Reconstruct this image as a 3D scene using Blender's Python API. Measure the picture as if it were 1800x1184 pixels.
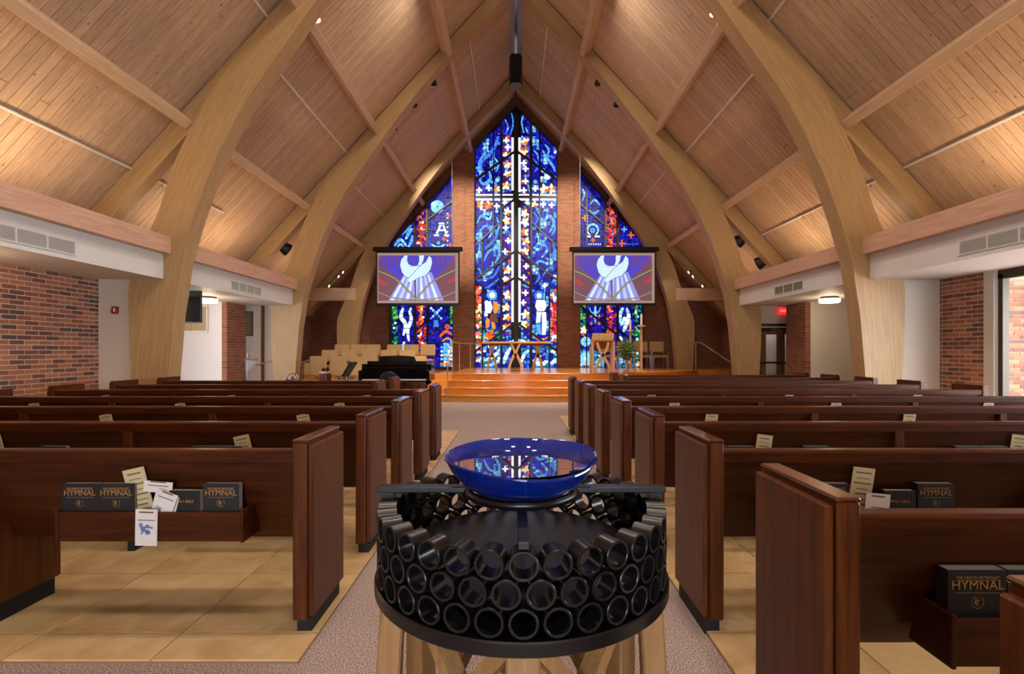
import bpy, bmesh, math, random
from mathutils import Vector, Matrix
R = random.Random(7)
SC = bpy.context.scene
COL = SC.collection
for o in list(bpy.data.objects): bpy.data.objects.remove(o)

# ------------------------------------------------------------------ camera
F = 900.0; VX = 905.0; VY = 617.0; CH = 1.30          # focal length in px, vanishing point, eye height
cam = bpy.data.cameras.new('camera'); camo = bpy.data.objects.new('camera', cam); COL.objects.link(camo)
cam.sensor_width = 36; cam.lens = 18.0
cam.shift_x = -(VX-900)/1800; cam.shift_y = (VY-592)/1800
camo.location = (0, 0, CH); camo.rotation_euler = (math.pi/2, 0, 0); cam.clip_start = .05
SC.camera = camo
SC.view_settings.view_transform = 'Standard'; SC.view_settings.look = 'None'
SC.view_settings.exposure = 0.0; SC.view_settings.gamma = 1.0; SC.view_settings.use_curve_mapping = False
# ------------------------------------------------------------------ daylight
W = bpy.data.worlds.new('daylight'); SC.world = W; W.use_nodes = True
W.node_tree.nodes['Background'].inputs[0].default_value = (.86, .93, 1.0, 1)
W.node_tree.nodes['Background'].inputs[1].default_value = 19.0

def area(name, loc, rot, sx, sy, power, col, portal=False, spread=None):
    l = bpy.data.lights.new(name, 'AREA'); l.shape = 'RECTANGLE'; l.size = sx; l.size_y = sy
    l.energy = power; l.color = col
    if spread: l.spread = spread
    if portal: l.cycles.is_portal = True
    o = bpy.data.objects.new(name, l); COL.objects.link(o); o.location = loc; o.rotation_euler = rot
    return o
def spot(name, loc, target, power, col, ang=60, blend=.6, rad=.06):
    l = bpy.data.lights.new(name, 'SPOT'); l.energy = power; l.color = col
    l.spot_size = math.radians(ang); l.spot_blend = blend; l.shadow_soft_size = rad
    o = bpy.data.objects.new(name, l); COL.objects.link(o); o.location = loc
    o.rotation_euler = (Vector(target)-Vector(loc)).to_track_quat('-Z', 'Y').to_euler()
    return o
def point(name, loc, power, col, rad=.05):
    l = bpy.data.lights.new(name, 'POINT'); l.energy = power; l.color = col; l.shadow_soft_size = rad
    o = bpy.data.objects.new(name, l); COL.objects.link(o); o.location = loc; return o
WARM = (1.0, .72, .44); SOFTW = (1.0, .88, .72)
cy = SC.cycles; cy.max_bounces = 5; cy.adaptive_threshold = .03; cy.diffuse_bounces = 3; cy.glossy_bounces = 3; cy.transmission_bounces = 4; cy.transparent_max_bounces = 6; cy.sample_clamp_indirect = 6; cy.caustics_reflective = False; cy.caustics_refractive = False
X0 = .03
# portal of the big side window (glass at X = 6.95)
area('window_portal', (7.05, 4.0, 1.45), (0, math.radians(90), 0), 2.0, 7.0, 1, (1, 1, 1), portal=True)
# fill lamps added out of view, high over the nave and behind the camera
for i, y in enumerate((-1.5, 2.4, 6.0, 10.4)):
    for s in (-1, 1):
        area('nave_fill_lamp', (X0+s*1.35, y, 8.70), (0, math.radians(s*-6), 0), .5, .5, 88, SOFTW)
        area('ceiling_fill_lamp', (X0+s*1.35, y, 8.86), (math.pi, math.radians(-s*25), 0), .5, .5, 16, (1, .9, .8))  # upward fill added to brighten the upper ceiling
# cove uplights lying on the ledge behind the eave beams
for s in (-1, 1):
    for y, p in ((4.6, 14), (6.4, 24), (9.6, 12), (11.4, 18), (14.6, 8)):
        area('cove_uplight', (X0+s*6.15, y, 3.05), (math.pi, math.radians(-s*12), 0), .12, .5, p, WARM)
# ------------------------------------------------------------------ helpers
OFF = {}
def s2l(c):
    c = c/255.0
    return c/12.92 if c <= .04045 else ((c+.055)/1.055)**2.4
def rgb(r, g, b): return (s2l(r), s2l(g), s2l(b), 1.0)
def at(px, py, Y): return Vector(((px-VX)*Y/F, Y, CH-(py-VY)*Y/F))
def link(o, parent=None):
    COL.objects.link(o)
    if parent is not None: o.parent = parent; OFF[o.name] = OFF.get(parent.name, Vector())
    return o
def tag(o, label=None, cat=None, group=None, kind=None):
    if label: o['label'] = label
    if cat: o['category'] = cat
    if group: o['group'] = group
    if kind: o['kind'] = kind
    return o
def thing(name, label, cat, loc=(0, 0, 0), rot=(0, 0, 0), group=None, local=False):
    o = bpy.data.objects.new(name, None); o.empty_display_size = .1
    COL.objects.link(o); o.location = loc; o.rotation_euler = rot
    OFF[o.name] = Vector() if local else Vector(loc)
    return tag(o, label, cat, group)
class MB:
    def __init__(s): s.v = []; s.f = []; s.m = []; s.uv = {}
    def add(s, vs, fs, mi=0):
        b = len(s.v); s.v += [Vector(v) for v in vs]
        for f in fs: s.f.append([b+i for i in f]); s.m.append(mi)
        return s
    def box(s, x0, x1, y0, y1, z0, z1, mi=0):
        if x0 > x1: x0, x1 = x1, x0
        if y0 > y1: y0, y1 = y1, y0
        if z0 > z1: z0, z1 = z1, z0
        return s.add([(x0,y0,z0),(x1,y0,z0),(x1,y1,z0),(x0,y1,z0),(x0,y0,z1),(x1,y0,z1),(x1,y1,z1),(x0,y1,z1)],
            [(3,2,1,0),(4,5,6,7),(0,1,5,4),(1,2,6,5),(2,3,7,6),(3,0,4,7)], mi)
    def prism(s, pts, axis, a0, a1, mi=0):
        """pts: 2-D polygon; axis 'y': (x,z), axis 'x': (y,z), axis 'z': (x,y)"""
        n = len(pts)
        mk = {'y': lambda p, a: (p[0], a, p[1]), 'x': lambda p, a: (a, p[0], p[1]), 'z': lambda p, a: (p[0], p[1], a)}[axis]
        vs = [mk(p, a0) for p in pts]+[mk(p, a1) for p in pts]
        fs = [list(range(n)), list(range(2*n-1, n-1, -1))]+[(i, i+n, (i+1) % n+n, (i+1) % n) for i in range(n)]
        return s.add(vs, fs, mi)
    def tube(s, path, r, n=8, cap=True, mi=0):
        path = [Vector(p) for p in path]; rs = r if isinstance(r, (list, tuple)) else [r]*len(path)
        vs = []; up = None
        for i, p in enumerate(path):
            d = (path[min(i+1, len(path)-1)]-path[max(i-1, 0)]).normalized()
            if up is None: up = Vector((0, 0, 1)) if abs(d.z) < .9 else Vector((1, 0, 0))
            a = d.cross(up).normalized(); b = a.cross(d).normalized(); up = b
            vs += [p+(a*math.cos(t)+b*math.sin(t))*rs[i] for t in [2*math.pi*k/n for k in range(n)]]
        fs = [(i*n+k, i*n+(k+1) % n, (i+1)*n+(k+1) % n, (i+1)*n+k) for i in range(len(path)-1) for k in range(n)]
        if cap: fs += [list(range(n))[::-1], list(range((len(path)-1)*n, len(path)*n))]
        return s.add(vs, fs, mi)
    def bar(s, path, w, h, side=(1, 0, 0), mi=0):
        """rectangular section swept along path; w across `side`, h across the other way"""
        path = [Vector(p) for p in path]; vs = []; sd = Vector(side)
        ws = w if isinstance(w, (list, tuple)) else [w]*len(path)
        for i, p in enumerate(path):
            d = (path[min(i+1, len(path)-1)]-path[max(i-1, 0)]).normalized()
            a = (sd-d*sd.dot(d)).normalized(); b = d.cross(a).normalized()
            vs += [p+a*ws[i]/2*e+b*h/2*g for e, g in ((-1, -1), (1, -1), (1, 1), (-1, 1))]
        fs = [(i*4+k, i*4+(k+1) % 4, (i+1)*4+(k+1) % 4, (i+1)*4+k) for i in range(len(path)-1) for k in range(4)]
        m = (len(path)-1)*4
        fs += [(3, 2, 1, 0), (m, m+1, m+2, m+3)]
        return s.add(vs, fs, mi)
    def lathe(s, prof, n=32, c=(0, 0, 0), close=False, mi=0, wave=None):
        vs = []; c = Vector(c)
        for r, z in prof:
            for k in range(n):
                t = 2*math.pi*k/n
                vs.append(c+Vector((r*math.cos(t), r*math.sin(t), z+(wave(t, r) if wave else 0))))
        m = len(prof); fs = []
        for i in range(m if close else m-1):
            j = (i+1) % m
            for k in range(n): fs.append((i*n+k, i*n+(k+1) % n, j*n+(k+1) % n, j*n+k))
        if not close:
            if prof[0][0] > 1e-5: fs.append(list(range(n))[::-1])
            if prof[-1][0] > 1e-5: fs.append(list(range((m-1)*n, m*n)))
        return s.add(vs, fs, mi)
    def ball(s, c, rx, ry, rz, n=10, mi=0):
        prof = [(math.sin(math.pi*i/n), -math.cos(math.pi*i/n)) for i in range(n+1)]
        vs = []; c = Vector(c)
        for r, z in prof:
            for k in range(n*2):
                t = math.pi*k/n; vs.append(c+Vector((rx*r*math.cos(t), ry*r*math.sin(t), rz*z)))
        N = n*2
        return s.add(vs, [(i*N+k, i*N+(k+1) % N, (i+1)*N+(k+1) % N, (i+1)*N+k) for i in range(n) for k in range(N)], mi)
    def xf(s, M):
        s.v = [M @ v for v in s.v]; return s
    def mesh(s, name, mats, off=Vector(), bevel=0, smooth=False, seg=1):
        me = bpy.data.meshes.new(name)
        me.from_pydata([tuple(v-off) for v in s.v], [], s.f)
        for m in (mats if isinstance(mats, (list, tuple)) else [mats]): me.materials.append(m)
        me.polygons.foreach_set('material_index', s.m)
        bm = bmesh.new(); bm.from_mesh(me)
        bmesh.ops.remove_doubles(bm, verts=bm.verts, dist=1e-6)
        bmesh.ops.recalc_face_normals(bm, faces=bm.faces)
        if bevel:
            es = [e for e in bm.edges if len(e.link_faces) == 2 and e.calc_face_angle(0) > .6]
            bmesh.ops.bevel(bm, geom=es, offset=bevel, segments=seg, affect='EDGES', clamp_overlap=True)
        if smooth:
            for f in bm.faces: f.smooth = True
            for e in bm.edges:
                if len(e.link_faces) == 2 and e.calc_face_angle(0) > (smooth if smooth is not True else .7): e.smooth = False
        bm.to_mesh(me); bm.free(); me.update()
        return me
    def build(s, name, mats, parent=None, bevel=0, smooth=False, loc=None, seg=1):
        if parent is not None: off = OFF.get(parent.name, Vector())
        elif loc is not None: off = Vector(loc)
        else: off = Vector()
        o = bpy.data.objects.new(name, s.mesh(name, mats, off, bevel, smooth, seg))
        link(o, parent)
        if parent is None: o.location = off; OFF[o.name] = off.copy()
        return o
def obj_from(name, me, parent=None, loc=(0, 0, 0), rot=(0, 0, 0)):
    o = bpy.data.objects.new(name, me); link(o, parent)
    o.location = Vector(loc)-(OFF.get(parent.name, Vector()) if parent is not None else Vector())
    o.rotation_euler = rot
    return o
def copy_tree(o, parent=None):
    c = o.copy(); COL.objects.link(c); c.parent = parent
    for ch in o.children: copy_tree(ch, c)
    OFF[c.name] = OFF.get(o.name, Vector()); return c
def struct(o): o['kind'] = 'structure'; return o
def text_mesh(body, size, depth=.0006, align='CENTER'):
    cu = bpy.data.curves.new('lettering', 'FONT'); cu.body = body; cu.size = size; cu.extrude = depth
    cu.align_x = align; cu.align_y = 'CENTER'; cu.resolution_u = 3
    o = bpy.data.objects.new('lettering', cu); COL.objects.link(o)
    dg = bpy.context.evaluated_depsgraph_get()
    me = bpy.data.meshes.new_from_object(o.evaluated_get(dg))
    bpy.data.objects.remove(o); return me

# ------------------------------------------------------------------ materials
def nodes(name):
    m = bpy.data.materials.new(name); m.use_nodes = True
    nt = m.node_tree; b = nt.nodes['Principled BSDF']
    def N(t, **kw):
        n = nt.nodes.new(t)
        for k, v in kw.items(): setattr(n, k, v)
        return n
    def L(a, b2): nt.links.new(a, b2)
    return m, nt, b, N, L
def plain(name, col, rough=.5, metal=0, spec=.5, bump=0, bscale=80):
    m, nt, b, N, L = nodes(name)
    b.inputs['Base Color'].default_value = col; b.inputs['Roughness'].default_value = rough
    b.inputs['Metallic'].default_value = metal; b.inputs['Specular IOR Level'].default_value = spec
    tc = N('ShaderNodeTexCoord'); nz = N('ShaderNodeTexNoise'); nz.inputs['Scale'].default_value = bscale
    L(tc.outputs['Object'], nz.inputs['Vector'])
    mx = N('ShaderNodeMixRGB', blend_type='MULTIPLY'); mx.inputs[0].default_value = .12
    mx.inputs[1].default_value = col; L(nz.outputs['Fac'], mx.inputs[2]); L(mx.outputs[0], b.inputs['Base Color'])
    if bump:
        bp = N('ShaderNodeBump'); bp.inputs['Strength'].default_value = bump; bp.inputs['Distance'].default_value = .002
        L(nz.outputs['Fac'], bp.inputs['Height']); L(bp.outputs[0], b.inputs['Normal'])
    return m
def emit(name, col, strength, rough=.25):
    m, nt, b, N, L = nodes(name)
    b.inputs['Base Color'].default_value = (col[0]*.3, col[1]*.3, col[2]*.3, 1); b.inputs['Roughness'].default_value = rough
    b.inputs['Emission Color'].default_value = col; b.inputs['Emission Strength'].default_value = strength
    return m
def wood(name, c1, c2, rough=.45, stretch=(1, 14, 14), scale=3.0, rnd=.12, knots=0, coord='Object', spec=.4, coat=0, bump=.08):
    """grain runs along the axis with the small stretch value"""
    m, nt, b, N, L = nodes(name)
    tc = N('ShaderNodeTexCoord'); mp = N('ShaderNodeMapping'); oi = N('ShaderNodeObjectInfo')
    L(tc.outputs[coord], mp.inputs['Vector']); mp.inputs['Scale'].default_value = stretch
    ml = N('ShaderNodeVectorMath', operation='SCALE'); L(oi.outputs['Random'], ml.inputs[3] if len(ml.inputs) > 3 else ml.inputs['Scale'])
    ml.inputs[0].default_value = (37, 23, 51)
    L(ml.outputs[0], mp.inputs['Location'])
    nz = N('ShaderNodeTexNoise'); nz.inputs['Scale'].default_value = scale; nz.inputs['Detail'].default_value = 6; nz.inputs['Roughness'].default_value = .6
    nz.inputs['Distortion'].default_value = .6
    L(mp.outputs[0], nz.inputs['Vector'])
    cr = N('ShaderNodeValToRGB'); cr.color_ramp.elements[0].position = .32; cr.color_ramp.elements[1].position = .68
    cr.color_ramp.elements[0].color = c1; cr.color_ramp.elements[1].color = c2
    L(nz.outputs['Fac'], cr.inputs[0]); last = cr.outputs[0]
    if knots:
        mp2 = N('ShaderNodeMapping'); L(tc.outputs[coord], mp2.inputs['Vector']); L(ml.outputs[0], mp2.inputs['Location'])
        mp2.inputs['Scale'].default_value = tuple(max(.5, min(2, 1.0 if q < 5 else 1.7)) for q in stretch)
        vo = N('ShaderNodeTexVoronoi'); vo.inputs['Scale'].default_value = knots; L(mp2.outputs[0], vo.inputs['Vector'])
        kr = N('ShaderNodeValToRGB'); kr.color_ramp.elements[0].position = .03; kr.color_ramp.elements[1].position = .09
        kr.color_ramp.elements[0].color = (.25, .16, .1, 1); kr.color_ramp.elements[1].color = (1, 1, 1, 1)
        L(vo.outputs['Distance'], kr.inputs[0])
        mk = N('ShaderNodeMixRGB', blend_type='MULTIPLY'); mk.inputs[0].default_value = .85
        L(last, mk.inputs[1]); L(kr.outputs[0], mk.inputs[2]); last = mk.outputs[0]
    hs = N('ShaderNodeHueSaturation'); mr = N('ShaderNodeMapRange')
    mr.inputs['To Min'].default_value = 1-rnd; mr.inputs['To Max'].default_value = 1+rnd
    L(oi.outputs['Random'], mr.inputs['Value']); L(mr.outputs[0], hs.inputs['Value']); L(last, hs.inputs['Color'])
    L(hs.outputs[0], b.inputs['Base Color'])
    b.inputs['Roughness'].default_value = rough; b.inputs['Specular IOR Level'].default_value = spec
    b.inputs['Coat Weight'].default_value = coat; b.inputs['Coat Roughness'].default_value = .12
    if bump:
        bp = N('ShaderNodeBump'); bp.inputs['Strength'].default_value = bump; bp.inputs['Distance'].default_value = .003
        L(nz.outputs['Fac'], bp.inputs['Height']); L(bp.outputs[0], b.inputs['Normal'])
    return m
def brick_tex(name, axis, cols=((164, 100, 74), (118, 72, 58)), mort=(178, 152, 134)):
    m, nt, b, N, L = nodes(name)
    tc = N('ShaderNodeTexCoord'); sp = N('ShaderNodeSeparateXYZ'); cb = N('ShaderNodeCombineXYZ')
    L(tc.outputs['Object'], sp.inputs[0]); L(sp.outputs[axis], cb.inputs[0]); L(sp.outputs['Z'], cb.inputs[1])
    br = N('ShaderNodeTexBrick'); br.inputs['Scale'].default_value = 1.0; br.inputs['Brick Width'].default_value = .213
    br.inputs['Row Height'].default_value = .0677; br.inputs['Mortar Size'].default_value = .005
    br.inputs['Color1'].default_value = rgb(*cols[0]); br.inputs['Color2'].default_value = rgb(*cols[1]); br.inputs['Mortar'].default_value = rgb(*mort)
    br.inputs['Bias'].default_value = -.2
    L(cb.outputs[0], br.inputs['Vector'])
    nz = N('ShaderNodeTexNoise'); nz.inputs['Scale'].default_value = 40; L(tc.outputs['Object'], nz.inputs['Vector'])
    mx = N('ShaderNodeMixRGB', blend_type='MULTIPLY'); mx.inputs[0].default_value = .3
    L(br.outputs['Color'], mx.inputs[1]); L(nz.outputs['Fac'], mx.inputs[2]); L(mx.outputs[0], b.inputs['Base Color'])
    bp = N('ShaderNodeBump'); bp.invert = True; bp.inputs['Strength'].default_value = .7; bp.inputs['Distance'].default_value = .008
    L(br.outputs['Fac'], bp.inputs['Height']); L(bp.outputs[0], b.inputs['Normal'])
    b.inputs['Roughness'].default_value = .85
    return m
def brick_obj():
    m, nt, b, N, L = nodes('fired_brick')
    oi = N('ShaderNodeObjectInfo'); cr = N('ShaderNodeValToRGB'); cr.color_ramp.interpolation = 'CONSTANT'
    cs = [(170, 106, 80), (148, 88, 68), (112, 74, 66), (178, 114, 82), (130, 78, 60), (98, 72, 70), (160, 98, 72)]
    el = cr.color_ramp.elements
    while len(el) < len(cs): el.new(.5)
    for i, c in enumerate(cs): el[i].position = i/len(cs); el[i].color = rgb(*c)
    L(oi.outputs['Random'], cr.inputs[0])
    tc = N('ShaderNodeTexCoord'); nz = N('ShaderNodeTexNoise'); nz.inputs['Scale'].default_value = 60; nz.inputs['Detail'].default_value = 4
    L(tc.outputs['Object'], nz.inputs['Vector'])
    mx = N('ShaderNodeMixRGB', blend_type='MULTIPLY'); mx.inputs[0].default_value = .2; L(cr.outputs[0], mx.inputs[1]); L(nz.outputs['Fac'], mx.inputs[2])
    L(mx.outputs[0], b.inputs['Base Color']); b.inputs['Roughness'].default_value = .85
    bp = N('ShaderNodeBump'); bp.inputs['Strength'].default_value = .4; bp.inputs['Distance'].default_value = .003
    L(nz.outputs['Fac'], bp.inputs['Height']); L(bp.outputs[0], b.inputs['Normal'])
    return m
def carpet_mat():
    m, nt, b, N, L = nodes('speckled_carpet')
    tc = N('ShaderNodeTexCoord'); nz = N('ShaderNodeTexNoise'); nz.inputs['Scale'].default_value = 170; nz.inputs['Detail'].default_value = 3
    L(tc.outputs['Object'], nz.inputs['Vector'])
    cr = N('ShaderNodeValToRGB'); e = cr.color_ramp.elements
    e[0].position = .36; e[0].color = rgb(84, 72, 74); e[1].position = .64; e[1].color = rgb(212, 186, 178)
    L(nz.outputs['Fac'], cr.inputs[0]); L(cr.outputs[0], b.inputs['Base Color']); b.inputs['Roughness'].default_value = .95
    bp = N('ShaderNodeBump'); bp.inputs['Strength'].default_value = .6; bp.inputs['Distance'].default_value = .006
    L(nz.outputs['Fac'], bp.inputs['Height']); L(bp.outputs[0], b.inputs['Normal'])
    return m
def tile_mat():
    m, nt, b, N, L = nodes('beige_stone_tile')
    tc = N('ShaderNodeTexCoord'); oi = N('ShaderNodeObjectInfo')
    ml = N('ShaderNodeVectorMath', operation='SCALE'); ml.inputs[0].default_value = (31, 17, 5); L(oi.outputs['Random'], ml.inputs['Scale'])
    ad = N('ShaderNodeVectorMath', operation='ADD'); L(tc.outputs['Object'], ad.inputs[0]); L(ml.outputs[0], ad.inputs[1])
    nz = N('ShaderNodeTexNoise'); nz.inputs['Scale'].default_value = 4; nz.inputs['Detail'].default_value = 7; nz.inputs['Distortion'].default_value = 1.2
    L(ad.outputs[0], nz.inputs['Vector'])
    cr = N('ShaderNodeValToRGB'); e = cr.color_ramp.elements
    e[0].position = .3; e[0].color = rgb(190, 154, 106); e[1].position = .7; e[1].color = rgb(226, 192, 144)
    L(nz.outputs['Fac'], cr.inputs[0])
    hs = N('ShaderNodeHueSaturation'); mr = N('ShaderNodeMapRange'); mr.inputs['To Min'].default_value = .92; mr.inputs['To Max'].default_value = 1.06
    L(oi.outputs['Random'], mr.inputs['Value']); L(mr.outputs[0], hs.inputs['Value']); L(cr.outputs[0], hs.inputs['Color'])
    L(hs.outputs[0], b.inputs['Base Color']); b.inputs['Roughness'].default_value = .42
    return m
M = {}
M['glulam'] = wood('honey_glulam', rgb(156, 122, 82), rgb(186, 152, 108), .5, (60, .9, 1), 2.4, .05, 0, 'UV')
M['rafter'] = wood('honey_rafter', rgb(170, 122, 70), rgb(200, 152, 94), .5, (40, .9, 1), 2.4, .05, 0, 'UV')
M['plank'] = wood('pale_pine_plank', rgb(176, 144, 116), rgb(204, 174, 146), .6, (1.2, 16, 16), 3.0, .10, 3.4)
M['gap'] = plain('dark_groove', rgb(58, 40, 28), .9)
M['purlin'] = wood('pale_pine_beam', rgb(188, 154, 124), rgb(210, 178, 148), .6, (12, .8, 12), 3.0, .05)
M['eave'] = wood('rosy_pine_beam', rgb(192, 146, 122), rgb(214, 172, 148), .6, (12, .8, 12), 3.0, .04)
M['white'] = plain('white_paint', rgb(226, 221, 218), .6)
M['offwhite'] = plain('warm_white_paint', rgb(214, 202, 192), .7)
M['brickY'] = brick_tex('brick_along_depth', 'Y'); M['brickX'] = brick_tex('brick_along_width', 'X', ((164, 106, 76), (128, 78, 56)), (160, 128, 104))
M['brick'] = brick_obj(); M['mortar'] = plain('mortar', rgb(206, 184, 166), .95, bump=.4, bscale=120)
M['carpet'] = carpet_mat(); M['tile'] = tile_mat(); M['grout'] = plain('grout', rgb(150, 124, 94), .9)
M['pew'] = wood('dark_cherry', rgb(47, 17, 2), rgb(80, 35, 8), .38, (.8, 12, 12), 3.2, .06, 0, 'Object', .22, .03, .03)
M['pewv'] = wood('dark_cherry_upright', rgb(62, 27, 8), rgb(98, 50, 18), .38, (12, 12, .8), 3.2, .06, 0, 'Object', .25, .03, .03)
M['black'] = plain('black_satin', rgb(14, 13, 14), .4); M['kick'] = plain('black_kick_base', rgb(12, 10, 10), .7)
M['gloss'] = plain('black_lacquer', rgb(8, 8, 9), .08, spec=.8)
M['stage'] = wood('amber_oak', rgb(208, 130, 48), rgb(234, 160, 76), .22, (.8, 10, 10), 3.0, .05, 0, 'Object', .6, .3, .02)
M['oak'] = wood('light_oak', rgb(186, 138, 84), rgb(214, 170, 114), .4, (10, 10, .9), 3.0, .05)
M['brown'] = wood('brown_panel', rgb(96, 58, 34), rgb(122, 78, 46), .6, (10, 10, .9), 2.0, .05)
M['chair'] = plain('beige_upholstery', rgb(196, 160, 112), .85, bump=.3, bscale=150)
M['steel'] = plain('brushed_steel', rgb(170, 170, 172), .3, 1); M['bronze'] = plain('dark_bronze_frame', rgb(70, 62, 52), .4, .6)
M['grey'] = plain('grey_metal', rgb(160, 156, 158), .5, 0)
M['tan'] = plain('tan_panel', rgb(176, 152, 116), .6); M['olive'] = plain('olive_panel', rgb(112, 98, 66), .6)
M['red'] = plain('red_plastic', rgb(150, 30, 34), .4)
M['paper'] = plain('white_paper', rgb(226, 220, 216), .8); M['cream'] = plain('cream_card', rgb(206, 188, 148), .8)
M['pages'] = plain('page_edges', rgb(214, 206, 188), .9); M['pagesg'] = plain('grey_page_edges', rgb(140, 136, 134), .8)
M['book'] = plain('black_book_cloth', rgb(24, 19, 22), .55); M['gold'] = plain('gold_stamp', rgb(196, 160, 104), .4, .5)
M['ink'] = plain('brown_ink', rgb(120, 96, 74), .9); M['inkblue'] = plain('blue_ink', rgb(110, 140, 196), .9); M['navy'] = plain('navy_print', rgb(46, 44, 110), .8)
M['amber'] = plain('amber_print', rgb(196, 142, 56), .8); M['maroon'] = plain('maroon_print', rgb(90, 30, 36), .8)
M['leaf'] = plain('leaf_green', rgb(92, 122, 30), .5); M['leaf2'] = plain('leaf_deep_green', rgb(52, 88, 24), .5)
M['candle'] = plain('white_wax', rgb(236, 228, 214), .5)
M['glow'] = emit('lamp_diffuser', (1.0, .82, .55, 1), 7.0); M['bulb'] = emit('spot_lens', (1, .93, .8, 1), 14.0)
M['exit'] = emit('exit_red', rgb(255, 40, 36), 1.4); M['exitt'] = emit('exit_letters', rgb(255, 190, 180), 1.2)
M['pvc'] = plain('black_pipe', rgb(17, 16, 19), .27)
def glass_clear():
    m, nt, b, N, L = nodes('window_glass')
    tr = N('ShaderNodeBsdfTransparent'); gl = N('ShaderNodeBsdfGlossy'); gl.inputs['Roughness'].default_value = .02
    mx = N('ShaderNodeMixShader'); mx.inputs[0].default_value = .06
    L(tr.outputs[0], mx.inputs[1]); L(gl.outputs[0], mx.inputs[2]); L(mx.outputs[0], nt.nodes['Material Output'].inputs[0]); return m
M['glass'] = glass_clear()
# ------------------------------------------------------------------ the setting
YA, YB, YC, YW = 8.2, 12.97, 17.8, 19.45
RZ, SL = 11.07, 1.089                                    # ridge height and roof slope (47 deg)
TH = math.atan(SL)
roofz = lambda x: RZ-SL*abs(x)
ST = .69                                                 # stage height
floor = struct(MB().box(-9.5, 9.5, -5, 20.2, -.2, 0).build('floor', M['carpet']))
# tile fields under the pews
tm = {}
def tile_at(x0, x1, y0, y1):
    k = (round(x1-x0, 3), round(y1-y0, 3))
    if k not in tm: tm[k] = MB().box(-k[0]/2+.003, k[0]/2-.003, -k[1]/2+.003, k[1]/2-.003, 0, .012).mesh('tile', M['tile'], bevel=.002)
    obj_from('tile', tm[k], floor, ((x0+x1)/2, (y0+y1)/2, .003))
def field(xa, s, n, y0, y1):
    g = MB().box(xa, xa+s*n*.62, y0, y1, -.01, .009).build('grout_bed', M['grout'], floor)
    y = y0; r = 0
    while y < y1-.05:
        h = min(.62 if r else .21, y1-y)
        for i in range(n):
            a, b = xa+s*i*.62, xa+s*(i+1)*.62
            tile_at(min(a, b), max(a, b), y, y+h)
        y += h; r += 1
field(-.90, -1, 9, 2.13, 8.33)
field(.88, 1, 9, .28, 10.2)

# ceiling: slab + boards running from ridge to eave
ce = MB()
for s in (-1, 1):
    n = Vector((s*math.sin(TH), 0, math.cos(TH)))
    a = Vector((X0, 0, RZ)); b = Vector((X0+s*7.85, 0, roofz(7.85)))
    a2, b2 = a+n*.2, b+n*.2; a1, b1 = a+n*.03, b+n*.03
    a1.x = a2.x = X0
    ce.prism([(p.x, p.z) for p in (a1, b1, b2, a2)], 'y', -5, YW+.6)
ceiling = struct(ce.build('ceiling', M['gap']))
LEN = 7.8/math.cos(TH); PW = .1345
pms = []
for v in range(7):
    b = MB(); cuts = sorted([R.uniform(1.5, LEN*.45), R.uniform(LEN*.55, LEN-1.2)]) if v % 2 else [R.uniform(3, LEN-3)]
    ed = [.22]+cuts+[LEN]
    for a, c in zip(ed[:-1], ed[1:]):
        b.box(a+.004, c-.004, -PW/2+.0035, PW/2-.0035, -.012, .012)
    pms.append(b.mesh('plank', M['plank']))
y = 4.4; i = 0
while y < YW+.1:
    for s, ry in ((1, TH), (-1, math.pi-TH)):
        n = Vector((s*math.sin(TH), 0, math.cos(TH)))
        obj_from('plank', pms[R.randrange(7)], ceiling, Vector((X0, y, RZ))+n*.012, (0, ry, 0))
    y += PW; i += 1
# near ceiling out of view: plain boarding
b = MB()
for s in (-1, 1):
    n = Vector((s*math.sin(TH), 0, math.cos(TH))); a = Vector((X0, 0, RZ)); c = Vector((X0+s*7.85, 0, roofz(7.85)))
    b.prism([(p.x, p.z) for p in (a, c, c+n*.03, a+n*.03)], 'y', -5, 4.33)
b.build('near_boarding', M['plank'], ceiling)
# purlins bay by bay
bays = ((3.73, YA+.04), (YA+.30, YB+.04), (YB+.30, YC+.04), (YC+.30, YW-.05))
pur = {}
for ya, yb in bays:
    pm = MB().box(0, .15, -(yb-ya)/2, (yb-ya)/2, -.30, 0).mesh('purlin', M['purlin'], bevel=.008)
    for x in (1.83, 3.65, 5.42):
        for s, ry in ((1, TH), (-1, -TH)):
            o = obj_from('purlin', pm, ceiling, (X0+s*x-(0 if s > 0 else .15*math.cos(TH)), (ya+yb)/2, roofz(x)-.0-(0 if s > 0 else .15*math.sin(TH))), (0, ry, 0))
# ridge cover strip
b = MB()
b.prism([(X0-.27, RZ-.24), (X0-.06, RZ-.16), (X0+.06, RZ-.16), (X0+.27, RZ-.24), (X0+.14, RZ-.05), (X0-.14, RZ-.05)], 'y', 4.4, YW-.05)
rc = b.build('ridge_cover', M['grey'], ceiling)
rc2 = MB().box(X0-.035, X0+.035, 4.4, YW-.06, RZ-.185, RZ-.155).build('ridge_strip', M['steel'], ceiling)  # thin steel strip along the middle of the ridge cover

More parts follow.
